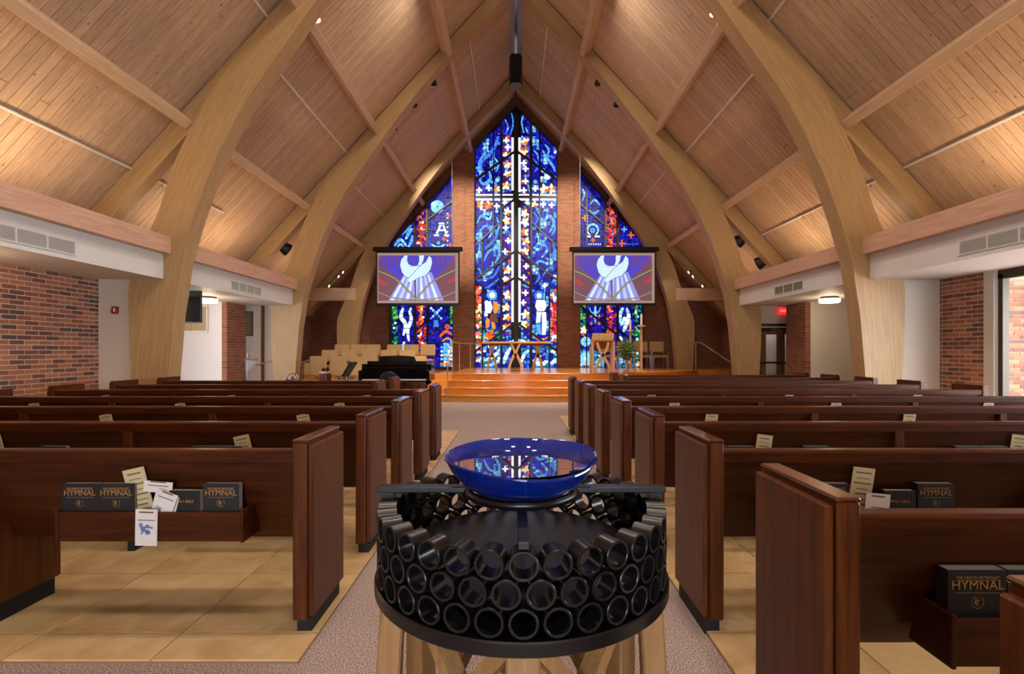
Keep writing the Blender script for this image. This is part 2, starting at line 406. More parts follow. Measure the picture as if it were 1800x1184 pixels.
# three laminated arches
INN = [(0, 10.52), (.8, 9.72), (1.63, 8.86), (2.25, 8.16), (2.75, 7.53), (3.23, 6.9), (3.65, 6.3), (3.97, 5.85), (4.3, 5.36), (4.62, 4.78), (4.9, 4.17), (5.08, 3.7), (5.22, 3.28), (5.37, 2.73), (5.45, 2.2), (5.5, 1.9), (5.55, 1.3), (5.59, .8), (5.62, 0)]
OUT = [(0, 11.02), (1.0, roofz(1.0)-.04), (2.0, roofz(2.0)-.04), (2.7, roofz(2.7)-.04), (3.2, roofz(3.2)-.04), (3.7, roofz(3.7)-.05), (4.1, 6.52), (4.42, 6.12), (4.76, 5.64), (5.08, 5.13), (5.36, 4.6), (5.56, 4.1), (5.72, 3.6), (5.98, 2.98), (6.18, 2.5), (6.22, 2.2), (6.2, 1.4), (6.17, .8), (6.12, 0)]
def strip_prism(inn, out, s, y0, y1, base=0):
    """closed band between two edge polylines, with UVs along the band"""
    n = len(inn); vs = []
    for (a, c) in zip(inn, out):
        for (x, z) in (a, c):
            vs += [(X0+s*x, y0, max(z, base)), (X0+s*x, y1, max(z, base))]
    fs = []
    for i in range(n-1):
        p, q = i*4, i*4+4
        fs += [(p, p+2, q+2, q), (p+1, q+1, q+3, p+3), (p, q, q+1, p+1), (p+2, p+3, q+3, q+2)]
    fs += [(0, 1, 3, 2), ((n-1)*4, (n-1)*4+2, (n-1)*4+3, (n-1)*4+1)]
    me = bpy.data.meshes.new('half_arch'); me.from_pydata(vs, [], fs); me.materials.append(M['glulam'])
    L = [0]
    for i in range(1, n): L.append(L[-1]+math.hypot(inn[i][0]-inn[i-1][0], inn[i][1]-inn[i-1][1]))
    uv = me.uv_layers.new(name='grain')
    for poly in me.polygons:
        for li in poly.loop_indices:
            vi = me.loops[li].vertex_index; i, r = divmod(vi, 4)
            w = math.hypot(out[i][0]-inn[i][0], out[i][1]-inn[i][1])
            yy = vs[vi][1]-y0
            uv.data[li].uv = ((w if r >= 2 else 0)*.5+yy*.5, L[i])
    bm = bmesh.new(); bm.from_mesh(me); bmesh.ops.recalc_face_normals(bm, faces=bm.faces)
    bm.to_mesh(me); bm.free(); return me
def densify(pl, k=3):
    """Catmull-Rom resample"""
    o = []
    for i in range(len(pl)-1):
        p0, p1, p2, p3 = pl[max(i-1, 0)], pl[i], pl[i+1], pl[min(i+2, len(pl)-1)]
        for j in range(k):
            t = j/k
            o.append(tuple(.5*((2*p1[d])+(-p0[d]+p2[d])*t+(2*p0[d]-5*p1[d]+4*p2[d]-p3[d])*t*t+(-p0[d]+3*p1[d]-3*p2[d]+p3[d])*t**3) for d in (0, 1)))
    return o+[pl[-1]]
ID, OD = densify(INN), densify(OUT)
arch_lab = ['honey glulam arch nearest the camera, its tops out of frame', 'honey glulam arch midway along the nave, behind the nearest one', 'honey glulam arch at the chancel, just in front of the stained glass']
for (Yf, lab, base) in zip((YA, YB, YC), arch_lab, (0, 0, ST)):
    t = thing('glulam_arch', lab, 'arch', (X0, Yf, base), group='glulam roof arches')
    for s in (-1, 1):
        me = strip_prism(ID, OD, s, Yf, Yf+.31, base)
        o = bpy.data.objects.new('half_arch', me); link(o, t)
        for v in me.vertices: v.co -= OFF[t.name]
        # straight rafter behind the curved leg
        i2 = [(x, roofz(x)-.5) for x in (3.6, 5, 6.3, 7.55)]; o2 = [(x, roofz(x)-.035) for x in (3.9, 5.3, 6.6, 7.85)]
        me = strip_prism(i2, o2, s, Yf+.04, Yf+.27)
        o = bpy.data.objects.new('rafter', me); link(o, t)
        for v in me.vertices: v.co -= OFF[t.name]
    if Yf == YC:
        for s in (-1, 1):
            MB().box(X0+s*5.55, X0+s*7.74, Yf-.004, Yf+.25, 3.06, 3.5).build('tie_beam', M['purlin'], t, bevel=.01)
# eave beams + bulkheads + soffits
for s, side in ((-1, 'left'), (1, 'right')):
    for j, (ya, yb) in enumerate(((-5, YA+.02), (YA+.29, YB+.02))):
        o = MB().box(X0+s*5.54, X0+s*5.72, ya, yb, 2.853, 3.13).build('trim_eave_beam_'+side, M['eave'], bevel=.006); struct(o)
        o = MB().box(X0+s*5.66, X0+s*5.735, ya, yb, 2.457, 2.855).build('wall_bulkhead_'+side, M['white']); struct(o)
        o = MB().box(X0+s*5.735, X0+s*8.6, ya, yb, 2.458, 2.53).build('ceiling_soffit_'+side, M['white']); struct(o)
        o = MB().box(X0+s*5.735, X0+s*7.9, ya, yb, 2.80, 2.9).build('ceiling_ledge_'+side, M['offwhite']); struct(o)
# side walls.  Bay one: brick pier at |X| = 6.78 ending at Y 8.3, white wing wall behind the arch leg
XL = X0-6.78; XR = X0+6.86
struct(MB().box(XL-.35, XL, -5, 6.62, 0, 2.46).build('wall_left_near', M['brickY']))
o = MB().box(XL-.35, XL-.005, 6.62, 8.3, 0, 2.46).build('wall_left', M['mortar']); struct(o); wl = o
o = MB().box(XR+.005, XR+.35, 7.52, 8.3, 0, 2.46).build('wall_right', M['mortar']); struct(o); wr = o
bm_full = MB().box(-.05, .05, -.1005, .1005, -.0275, .0275).mesh('brick', M['brick'], bevel=.003)
bm_half = MB().box(-.05, .05, -.0470, .0470, -.0275, .0275).mesh('brick', M['brick'], bevel=.003)
def lay(parent, xc, y0, y1, z0, z1, alongx=False, yfix=None):
    z = z0; r = 0
    while z < z1:
        p = y0; first = r % 2
        while p < y1-.03:
            L = .096 if (first or y1-p < .15) else .203
            first = 0
            c = p+L/2
            me = bm_half if L < .15 else bm_full
            jit = R.uniform(-.002, .003)
            if alongx: obj_from('brick', me, parent, (c, yfix+jit, z+.0285), (0, 0, math.pi/2))
            else: obj_from('brick', me, parent, (xc+jit, c, z+.0285))
            p += L+.0105
        z += .0677; r += 1
lay(wl, XL-.05, 6.63, 8.3, .58, 2.43)
lay(wr, XR+.05, 7.52, 8.3, .58, 2.43)
def wallbox(name, mat, *a):
    return struct(MB().box(*a).build(name, M[mat]))
wallbox('wall_wing_left', 'offwhite', X0-7.2, X0-6.1, 8.3, 8.42, 0, 2.46)
wallbox('wall_wing_right', 'offwhite', X0+6.1, X0+7.3, 8.3, 8.42, 0, 2.46)
for s, side in ((-1, 'left'), (1, 'right')):
    wallbox('wall_alcove_'+side, 'offwhite', X0+s*8.5, X0+s*8.6, 8.3, 14.1, 0, 3.0)
    wallbox('wall_bay_'+side, 'white', X0+s*6.90, X0+s*8.5, 12.0, 12.1, 0, 2.46)
    wallbox('wall_pier_'+side, 'brickY', X0+s*6.78, X0+s*6.9, 12.0, 12.85, 0, 2.46)
wallbox('wall_transept_left', 'offwhite', X0-7.1, X0-6.0, 13.35, 13.45, 0, 2.9)
wallbox('wall_transept_right', 'offwhite', X0+6.0, X0+8.4, 13.35, 13.45, 2.02, 2.9)
wallbox('wall_transept_jamb', 'offwhite', X0+6.0, X0+6.30, 13.35, 13.45, 0, 2.05)
wallbox('wall_transept_end', 'offwhite', X0+7.25, X0+8.4, 13.35, 13.45, 0, 2.05)
# chancel side walls and soffit strip
for s, side in ((-1, 'left'), (1, 'right')):
    wallbox('wall_chancel_'+side, 'brickY', X0+s*7.75, X0+s*7.95, 13.45, YW+.3, 0, 3.3)
    wallbox('ceiling_transept_'+side, 'offwhite', X0+s*5.9, X0+s*8.6, 13.0, 13.5, 2.53, 2.6)
# rear wall behind the camera with an opening added to let in daylight fill
wallbox('wall_rear', 'offwhite', -9, 9, -5.2, -5, 2.3, 11.4)
wallbox('wall_rear_left', 'offwhite', -9, -1.2, -5.2, -5, 0, 2.3)
wallbox('wall_rear_right', 'offwhite', 1.2, 9, -5.2, -5, 0, 2.3)
# big daylight window on the right, in line with the brick pier
wallbox('wall_window_sill', 'offwhite', XR, XR+.3, -5, 7.5, 0, .32)
wallbox('wall_window_near', 'offwhite', XR, XR+.3, -5, .3, 0, 2.46)
win4 = thing('window_4', None, None, (XR, 7.4, .32)); win4['kind'] = 'structure'
MB().box(XR-.01, XR+.16, 7.36, 7.52, .32, 2.46).build('casing', M['offwhite'], win4, bevel=.004)
for yy in (7.30, 5.4, 3.5, 1.6): MB().box(XR+.03, XR+.13, yy-.035, yy+.035, .32, 2.4).build('frame_post', M['bronze'], win4, bevel=.004)
MB().box(XR+.03, XR+.13, .3, 7.34, 2.33, 2.46).build('frame_head', M['bronze'], win4, bevel=.004)
MB().box(XR+.03, XR+.13, .3, 7.34, .32, .40).build('frame_sill', M['bronze'], win4, bevel=.004)
for a, c in ((5.43, 7.27), (3.53, 5.37), (1.63, 3.47)):
    MB().box(XR+.075, XR+.081, a, c, .40, 2.34).build('pane', M['glass'], win4)
ow = wallbox('wall_outside', 'brickX', 7.33, 15, 8.43, 8.6, -.2, 3.6)
lay(ow, 0, 7.36, 8.8, .35, 2.6, True, 8.475)
M['paving'] = plain('pale_paving', rgb(226, 222, 214), .8)  # unseen ground made pale to bounce daylight up to the soffit
struct(MB().box(7.3, 30, -20, 8.6, -.25, -.1).build('floor_outside', M['paving']))
# ------------------------------------------------------------------ chancel wall with window openings
SW = YW/F
wx = lambda px: (px-VX)*SW
wz = lambda py: CH-(py-VY)*SW
OPEN = {'c': [(834, 646), (980, 646), (980, 261), (907, 187), (834, 261)],
        'l': [(686, 646), (797, 646), (797, 306), (686, 432)],
        'r': [(1019, 646), (1130, 646), (1130, 426), (1019, 300)]}
wb = MB()
def wseg(a, c, z0, z1, y=YW): wb.box(a, c, y, y+.25, z0, z1)
# piers and flanks up to the roof, cut to its slope
def rp(xa, xb, z0, y0=YW, y1=YW+.25, dz=.0):
    za, zb = roofz(xa-X0)-dz, roofz(xb-X0)-dz
    return [(xa, z0), (xb, z0), (xb, zb), (xa, za)]
bw = MB()
for a, c in ((X0-7.9, wx(686)), (wx(1130), X0+7.9)): bw.prism(rp(a, c, 0), 'y', YW, YW+.25)
for a, c in ((wx(686), wx(797)), (wx(1019), wx(1130)), (wx(834), wx(980))): bw.box(a, c, YW, YW+.25, 0, wz(646))
wall_back = struct(bw.build('wall_chancel_back', M['brickX']))
for a, c in ((797, 834), (980, 1019)):
    struct(MB().prism([(wx(a), 0), (wx(c), 0), (wx(c), wz(262)), (wx(a), wz(262))], 'y', YW-.14, YW+.25).build('wall_pier_chancel', M['brickX']))
# brown header boards above the sloping glass
for key, pts in (('l', ((686, 432), (797, 306))), ('r', ((1019, 300), (1130, 426))), ('c', ((834, 261), (907, 187))), ('c', ((907, 187), (980, 261)))):
    (a, ya), (c, yc) = pts
    xa, xc = wx(a), wx(c)
    struct(MB().prism([(xa, wz(ya)), (xc, wz(yc)), (xc, roofz(xc-X0)), (xa, roofz(xa-X0))], 'y', YW-.02, YW+.2).build('trim_header', M['brown']))
for a, c in ((797, 834), (980, 1019)):
    xa, xc = wx(a), wx(c)
    struct(MB().prism([(xa, wz(262)), (xc, wz(262)), (xc, roofz(xc-X0)), (xa, roofz(xa-X0))], 'y', YW-.02, YW+.2).build('trim_header', M['brown']))
# header posts
for px in (728.5, 750.5, 881, 933, 1064.5, 1086.5):
    x = wx(px); zb = {True: 9.3}.get(abs(x) < 1, 6.4)
    struct(MB().box(x-.03, x+.03, YW-.06, YW-.02, zb-.6 if abs(x) > 1 else zb, roofz(x-X0)-.05).build('trim_post', M['brown']))
# ------------------------------------------------------------------ stained glass
GS = 1.2
PAL = {}
def pal(k, r, g, b, st=1.0):
    PAL[k] = emit('glass_'+k, rgb(r, g, b), GS*st, .5)
    b_ = PAL[k].node_tree.nodes['Principled BSDF']; c_ = rgb(r, g, b); b_.inputs['Base Color'].default_value = (c_[0]*.08, c_[1]*.08, c_[2]*.08, 1); b_.inputs['Specular IOR Level'].default_value = .1
pal('navy', 12, 10, 96); pal('blue', 22, 24, 170); pal('royal', 34, 40, 214); pal('indigo', 52, 26, 160); pal('violet', 92, 44, 176)
pal('purple', 70, 26, 110); pal('sky', 70, 130, 226); pal('azure', 92, 176, 240); pal('cyan', 142, 216, 246); pal('ice', 214, 238, 252, 1.15)
pal('white', 250, 253, 255, 1.6); pal('teal', 24, 120, 150); pal('green', 24, 130, 70); pal('lime', 110, 190, 90); pal('amber', 232, 148, 40)
pal('orange', 236, 104, 34); pal('red', 206, 36, 36); pal('pink', 236, 130, 130); pal('cream', 250, 226, 176, 1.2); pal('brown', 120, 66, 36)
M['lead'] = plain('lead_came', rgb(16, 14, 30), .5, .2)
M['mullion'] = plain('dark_mullion', rgb(44, 36, 48), .5)
YG = YW+.10
gx = lambda px: (px-VX)*SW
PK = list(PAL); PMATS = [PAL[k] for k in PK]
class Glass:
    def __init__(s, root): s.root = root; s.cells = MB(); s.p = []
    def cell(s, pts, k): # background cell
        c = [sum(p[0] for p in pts)/len(pts), sum(p[1] for p in pts)/len(pts)]
        q = [(c[0]+(p[0]-c[0])*.82, c[1]+(p[1]-c[1])*.82) for p in pts]
        s.cells.add([(gx(x), YG, wz(y)) for x, y in q], [list(range(len(q)))], PK.index(k))
    def pane(s, pts, k, lift=.012): # a piece large enough to pick apart
        a = abs(sum(pts[i][0]*pts[(i+1) % len(pts)][1]-pts[(i+1) % len(pts)][0]*pts[i][1] for i in range(len(pts))))/2
        s.p.append((a, pts, k, lift))
    def mosaic(s, poly_top, x0, x1, y1, cw, ch, colf):
        nx = max(1, round((x1-x0)/cw)); yt = min(poly_top(x0), poly_top(x1), poly_top((x0+x1)/2)); ny = max(1, round((y1-yt)/ch))
        g = {}
        for i in range(nx+1):
            for j in range(ny+1):
                x = x0+(x1-x0)*i/nx; y = yt+(y1-yt)*j/ny
                if 0 < i < nx: x += R.uniform(-.33, .33)*cw
                if 0 < j < ny: y += R.uniform(-.33, .33)*ch
                g[i, j] = (x, y)
        for i in range(nx):
            for j in range(ny):
                q = [g[i, j], g[i+1, j], g[i+1, j+1], g[i, j+1]]
                q = [(x, max(y, poly_top(x))) for x, y in q]
                if max(p[1] for p in q)-min(p[1] for p in q) < 1: continue
                cx, cy = sum(p[0] for p in q)/4, sum(p[1] for p in q)/4
                k = colf(cx, cy)
                if R.random() < .25: # split by a diagonal lead
                    s.cell([q[0], q[1], q[2]], k); s.cell([q[0], q[2], q[3]], colf(cx, cy))
                else: s.cell(q, k)
    def ribbon(s, path, w, k, n=4, k2=None):
        """curved tapering band cut into n pieces"""
        P = densify(path, 6); m = len(P)
        def off(i, sd):
            a = P[max(i-1, 0)]; b = P[min(i+1, m-1)]; dx, dy = b[0]-a[0], b[1]-a[1]; l = math.hypot(dx, dy) or 1
            ww = w*math.sin(math.pi*(.08+.84*i/(m-1)))**.7/2
            return (P[i][0]-dy/l*ww*sd, P[i][1]+dx/l*ww*sd)
        st = [round(j*(m-1)/n) for j in range(n+1)]
        for a, b in zip(st[:-1], st[1:]):
            pts = [off(i, 1) for i in range(a, b+1)]+[off(i, -1) for i in range(b, a-1, -1)]
            c = (sum(p[0] for p in pts)/len(pts), sum(p[1] for p in pts)/len(pts))
            s.pane([(c[0]+(p[0]-c[0])*.9, c[1]+(p[1]-c[1])*.9) for p in pts], R.choice((k, k, k2 or k)))
    def cross(s, x, y, r, k='white', w=None):
        w = w or r*.28
        s.pane([(x-w, y-r), (x+w, y-r), (x+w, y-w), (x+r, y-w), (x+r, y+w), (x+w, y+w), (x+w, y+r), (x-w, y+r), (x-w, y+w), (x-r, y+w), (x-r, y-w), (x-w, y-w)], k, .014)
    def disc(s, x, y, r, k, parts=1):
        if parts == 1: s.pane([(x+r*math.cos(t), y+r*math.sin(t)) for t in [2*math.pi*i/12 for i in range(12)]], k)
        else:
            for j in range(parts):
                a0, a1 = 2*math.pi*j/parts, 2*math.pi*(j+1)/parts; am = (a0+a1)/2
                ox, oy = x+math.cos(am)*.7, y+math.sin(am)*.7
                s.pane([(ox, oy)]+[(ox+r*.9*math.cos(t), oy+r*.9*math.sin(t)) for t in [a0+(a1-a0)*q/3 for q in range(4)]], k)
    def petal(s, x, y, ang, l, w, k):
        c, sn = math.cos(ang), math.sin(ang)
        pts = []
        for u, v in ((0, 0), (.25, .4), (.55, .5), (.85, .25), (1, 0), (.85, -.25), (.55, -.5), (.25, -.4)):
            pts.append((x+c*u*l-sn*v*w, y+sn*u*l+c*v*w))
        s.pane(pts, k, .013)
    def flower(s, x, y, r, ks=('orange', 'cream', 'amber', 'cream', 'ice', 'cream'), n=5):
        a0 = R.uniform(0, 6)
        for i in range(n): s.petal(x, y, a0+i*2*math.pi/n+R.uniform(-.2, .2), r*R.uniform(.85, 1.15), r*.62, R.choice(ks))
    def finish(s, ntop):
        o = s.cells.build('small_glass_pieces', PMATS, s.root); o['kind'] = 'stuff'
        s.p.sort(key=lambda q: -q[0])
        rest = MB()
        for i, (a, pts, k, lf) in enumerate(s.p):
            v = [(gx(x), YG-lf, wz(y)) for x, y in pts]
            if i < ntop:
                c = MB(); n = len(v); c.prism([(q[0], q[2]) for q in v], 'y', YG-lf-.004, YG-lf); c.build('pane', PAL[k], s.root)
            else: rest.add(v, [list(range(len(v)))], PK.index(k))
        if rest.v: o = rest.build('small_panes', PMATS, s.root); o['kind'] = 'stuff'
def mbar(root, pts, w, d=.07, name='mullion', mat='mullion', y=None):
    """straight bar from px point to px point"""
    (xa, ya), (xb, yb) = pts
    A = Vector((gx(xa), (y or YG-.05), wz(ya))); B = Vector((gx(xb), (y or YG-.05), wz(yb)))
    b = MB(); b.bar([A, B], w*SW, d, side=Vector((0, 1, 0)).cross(B-A).normalized() if True else (1, 0, 0)); return b.build(name, M[mat], root)
def window_root(name, pts):
    t = thing(name, None, None, (gx(sum(p[0] for p in pts)/len(pts)), YG, wz(646))); t['kind'] = 'structure'
    MB().prism([(gx(x), wz(y)) for x, y in pts], 'y', YG+.004, YG+.03).build('lead_backing', M['lead'], t)
    n = len(pts)
    for i in range(n): mbar(t, (pts[i], pts[(i+1) % n]), 2.2, .16, 'frame', 'mullion', YW+.02)
    return t
ch = R.choice
# ---- centre window
w1 = window_root('window_1', OPEN['c']); G = Glass(w1)
top = lambda x: 189+abs(x-907)*1.0
def c_outer(x, y):
    if y > 604: return ch(('cyan', 'teal', 'azure', 'sky', 'ice', 'blue', 'royal', 'teal', 'blue'))
    if x < 847 and y > 500: return ch(('red', 'pink', 'green', 'green', 'cream', 'orange', 'purple', 'red'))
    if x > 966 and y > 505: return ch(('red', 'pink', 'pink', 'ice', 'sky', 'indigo', 'orange'))
    if 318 < y < 368: return ch(('violet', 'blue', 'sky', 'purple', 'royal', 'azure'))
    q = math.sin(x*.22+2.4*math.sin(y*.055+(0 if x < 907 else 1.3)))+.7*math.sin(y*.17+x*.09)
    if q > .95: return ch(('azure', 'cyan', 'sky', 'cyan', 'ice'))
    if q > .45: return ch(('sky', 'royal', 'azure', 'royal'))
    return ch(('navy', 'blue', 'blue', 'royal', 'royal', 'indigo', 'blue', 'navy', 'blue'))
def c_inner(x, y):
    if y < 236: return ch(('navy', 'blue', 'royal'))
    if y > 590: return ch(('blue', 'royal', 'teal', 'sky', 'azure', 'blue'))
    return ch(('violet', 'purple', 'indigo', 'azure', 'sky', 'violet', 'purple', 'blue', 'orange'))
for (a, b, y1, f, cw) in ((835.5, 866.5, 420, c_outer, 6.4), (868.5, 879.5, 420, c_outer, 5.6), (935.5, 947.8, 420, c_outer, 6), (949.8, 979, 420, c_outer, 6.4)):
    G.mosaic(top, a, b, y1, cw, 6.2, f)
for (a, b, f, cw) in ((835.5, 846.5, c_outer, 5.5), (848.5, 879.5, c_outer, 6.2), (935.5, 965, c_outer, 6.2), (967, 979, c_outer, 6)):
    G.mosaic(lambda x: 420, a, b, 645, cw, 6.2, f)
for (a, b) in ((883, 898.6), (915.6, 931.6)): G.mosaic(top, a, b, 645, 5.2, 5.6, c_inner)
# white bars beside the cross post and along its arm
for (a, b) in ((899, 902.9), (911.4, 915.2)):
    y = 240
    while y < 566:
        h = R.uniform(9, 15); y2 = min(y+h, 566)
        if not (y < 352 and y2 > 339): G.pane([(a, y), (b, y), (b, y2-.7), (a, y2-.7)], 'white')
        y = y2
for (ya, yb) in ((339.8, 343.4), (347.6, 351)):
    for (xa, xb) in ((836, 866), (869, 879.5), (883, 902), (912, 931), (936, 947.5), (950, 978.5)):
        n = max(1, round((xb-xa)/9))
        for i in range(n): G.pane([(xa+(xb-xa)*i/n, ya), (xa+(xb-xa)*(i+1)/n-.6, ya), (xa+(xb-xa)*(i+1)/n-.6, yb), (xa+(xb-xa)*i/n, yb)], 'white')
# blue swirls of light, left half and right half
LS = [([(850, 305), (845, 285), (862, 268), (872, 250), (877, 232)], 9), ([(840, 300), (843, 283), (850, 268)], 6), ([(858, 300), (866, 285), (868, 265)], 6),
      ([(842, 314), (850, 322), (862, 312), (858, 296)], 8), ([(872, 300), (876, 288), (870, 276)], 5),
      ([(888, 235), (893, 222), (888, 208)], 4), ([(897, 236), (902, 215), (899, 196)], 5),
      ([(838, 392), (846, 378), (860, 384), (864, 370)], 7), ([(840, 410), (852, 396), (862, 402)], 6), ([(871, 412), (877, 396), (873, 380)], 6), ([(858, 418), (864, 408), (862, 395)], 6),
      ([(838, 452), (843, 432), (838, 415)], 5), ([(852, 436), (866, 424), (876, 408)], 8), ([(850, 458), (860, 440), (874, 436)], 6), ([(870, 462), (878, 444), (872, 428)], 7),
      ([(840, 470), (850, 482), (864, 476), (866, 458)], 8), ([(838, 492), (852, 490), (868, 484), (878, 466)], 6), ([(852, 506), (866, 498), (877, 488)], 6)]
RS = [([(936, 236), (944, 250), (948, 262)], 6), ([(938, 262), (945, 270), (946, 280)], 5), ([(954, 262), (961, 275), (972, 290), (976, 300)], 7), ([(958, 252), (965, 262), (962, 272)], 6), ([(965, 272), (976, 276)], 6),
      ([(940, 300), (946, 290), (938, 278)], 5), ([(921, 232), (917, 214), (920, 200)], 4), ([(928, 232), (924, 222)], 3.5),
      ([(955, 392), (965, 378), (974, 390), (966, 408)], 8), ([(954, 372), (962, 366), (960, 384)], 6), ([(938, 395), (946, 384), (938, 372)], 5), ([(940, 418), (950, 410), (962, 416)], 7), ([(970, 412), (976, 400), (972, 388)], 5),
      ([(938, 436), (948, 424), (944, 408)], 7), ([(952, 452), (962, 438), (956, 424)], 7), ([(970, 456), (976, 440), (970, 424)], 6), ([(938, 470), (948, 458), (960, 462)], 7), ([(954, 484), (966, 470), (974, 476)], 7), ([(940, 500), (948, 486), (944, 474)], 6), ([(970, 498), (977, 486)], 5)]
for p, w in LS+RS: G.ribbon(p, w*.72, ch(('azure', 'sky', 'azure')), 6 if len(p) > 2 else 3, ch(('cyan', 'azure', 'sky')))
for x, y, r, k in ((955, 298, 4, 'cyan'), (962.5, 309, 5.5, 'ice'), (874, 315, 3.6, 'cyan'), (941, 318, 3.6, 'azure'), (873, 370, 3, 'cyan'), (947, 372, 2.5, 'azure')): G.disc(x, y, r, k)
for x, y in ((890, 245), (892.5, 257), (889, 271), (921, 285), (924, 295), (924, 317), (921, 333), (842, 333), (859, 329), (941, 330), (955, 358), (970, 359), (873, 361), (887, 355), (926, 356), (889, 399), (893, 422), (888, 441), (925, 467), (921, 487), (924, 514), (920, 531)): G.cross(x, y, 5.2)
for x, y, r in ((891, 287, 8), (892, 304, 8), (890, 325, 9), (873, 331, 7), (892, 371, 8), (890, 386, 8), (892, 474, 9), (889, 490, 7), (892, 518, 9), (889, 540, 8), (891, 557, 8), (889, 574, 7), (845, 359, 9), (859, 359, 9),
                (923, 247, 8), (921, 264, 9), (922, 374, 8), (923, 389, 9), (922, 407, 9), (924, 424, 9), (923, 441, 8), (924, 552, 9), (922, 570, 9), (957, 331, 9), (970, 331, 9), (940, 358, 7)): G.flower(x, y, r)
# lower left figure in amber robe carrying a lamb
G.disc(865, 518, 5.2, 'ice'); G.disc(865, 518, 9, 'azure', 8); G.disc(865, 518, 4.4, 'cream')
G.pane([(852, 533), (862, 528), (866, 540), (862, 550), (853, 549)], 'white'); G.disc(855, 531, 3.6, 'white'); G.pane([(851, 549), (858, 551), (856, 556), (851, 555)], 'cream')
G.pane([(867, 528), (874, 530), (878, 541), (872, 550), (867, 548)], 'amber'); G.pane([(862, 551), (872, 551), (876, 566), (869, 567), (861, 561)], 'brown')
G.pane([(856, 557), (861, 562), (860, 574), (854, 577), (853, 564)], 'amber'); G.pane([(863, 564), (870, 568), (871, 577), (865, 578)], 'amber')
for i in range(12): G.petal(862, 590, i*.52, R.uniform(7, 12), 4, ch(('orange', 'cream', 'amber', 'red')))
for x, y in ((850, 583), (874, 584), (876, 592), (848, 594), (866, 579)): G.flower(x, y, 5, ('green', 'lime', 'green'), 4)
# lower right figure in white robe with staff
G.disc(948, 519, 4.6, 'ice'); G.disc(948, 519, 9, 'sky', 8); G.disc(948, 519, 4.2, 'cream')
G.pane([(943, 527), (958, 527), (961, 538), (957, 546), (945, 546), (941, 538)], 'white'); G.disc(952, 541, 5, 'cream', 5)
G.pane([(944, 548), (952, 548), (950, 566), (942, 568)], 'ice'); G.pane([(953, 548), (960, 548), (961, 572), (959, 588), (953, 588)], 'white'); G.pane([(942, 570), (950, 568), (952, 588), (946, 586)], 'azure')
G.ribbon([(955, 545), (957, 520), (958, 505)], 1.8, 'cyan', 3); G.cross(958, 501, 4.6)
G.ribbon([(938, 590), (950, 597), (964, 592)], 5, 'orange', 4, 'pink'); G.ribbon([(972, 512), (976, 540), (971, 560), (977, 580), (970, 600)], 6, 'red', 6, 'ice')
G.ribbon([(968, 530), (972, 550), (969, 572)], 4, 'pink', 3, 'ice')
for y in range(512, 640, 15): G.flower(841, y, 6, ('red', 'pink', 'orange', 'cream'), 4)
# water at the foot
for p, w in (([(850, 634), (860, 630), (872, 622), (878, 612)], 7), ([(852, 642), (866, 640), (878, 632)], 6), ([(885, 640), (890, 624), (898, 610)], 8), ([(890, 604), (905, 598), (922, 600), (930, 608)], 6),
             ([(915, 640), (922, 622), (930, 616)], 7), ([(937, 632), (950, 640), (964, 634)], 8), ([(969, 640), (978, 630)], 7), ([(968, 618), (978, 616)], 4)): G.ribbon(p, w, 'ice', 4, 'cyan')
G.disc(974, 617, 4, 'cream')
G.finish(210)
# mullions, cross post, chevrons
mbar(w1, ((907, 196), (907, 646)), 8.0, .16, 'cross_post'); mbar(w1, ((834, 345.5), (980, 345.5)), 3.6, .14, 'cross_arm')
mbar(w1, ((881.2, 214), (881.2, 646)), 3.2, .12); mbar(w1, ((933.6, 214), (933.6, 646)), 3.2, .12)
mbar(w1, ((867.5, 228), (867.5, 425)), 1.6); mbar(w1, ((948.7, 230), (948.7, 425)), 1.6)
mbar(w1, ((847.5, 425), (847.5, 646)), 1.8); mbar(w1, ((966, 425), (966, 646)), 1.8)
for yb in (266, 350, 442, 488, 568):
    e = yb+(62 if yb != 350 else 20)
    for sx in (-1, 1):
        xe = 907+sx*(72 if yb in (442, 568, 266) else 26)
        ye = yb+abs(xe-907-sx*4)*.72
        mbar(w1, ((907+sx*3, yb), (xe, ye)), 3.6, .08, 'chevron_bar')
for sx in (-1, 1):
    mbar(w1, ((907+sx*26, 388), (907+sx*72, 432)), 2.4, .08, 'chevron_bar'); mbar(w1, ((907+sx*26, 505), (907+sx*72, 470+0)), 1.2, .06, 'chevron_bar')
    mbar(w1, ((907+sx*26, 236), (907+sx*26, 238)), 16, .05, 'tie_bar')
# ---- left window
w2 = window_root('window_2', OPEN['l']); G = Glass(w2)
tl = lambda x: 432+(x-686)*(306-432)/111.0
def c_l(x, y):
    if y > 534:
        if x < 699 or x > 787 and y < 575: return ch(('green', 'green', 'teal', 'lime', 'navy', 'navy'))
        if x > 775 and y > 600: return ch(('cyan', 'azure', 'teal', 'ice', 'sky'))
    return ch(('navy', 'navy', 'blue', 'blue', 'royal', 'indigo', 'blue', 'navy'))
def c_red(x, y): return ch(('indigo', 'navy', 'violet', 'red', 'orange', 'navy', 'blue'))
G.mosaic(tl, 687.5, 727, 645, 6, 6, c_l); G.mosaic(tl, 730.5, 748.8, 645, 5, 5.5, c_red); G.mosaic(tl, 752.5, 796, 645, 6, 6, c_l)
for y in range(392, 640, 11): G.flower(739.5+R.uniform(-2, 2), y, 6.5, ('orange', 'red', 'cream', 'red', 'amber'), 4)
G.disc(768, 362, 12, 'cyan', 6); G.disc(762, 358, 5, 'ice')
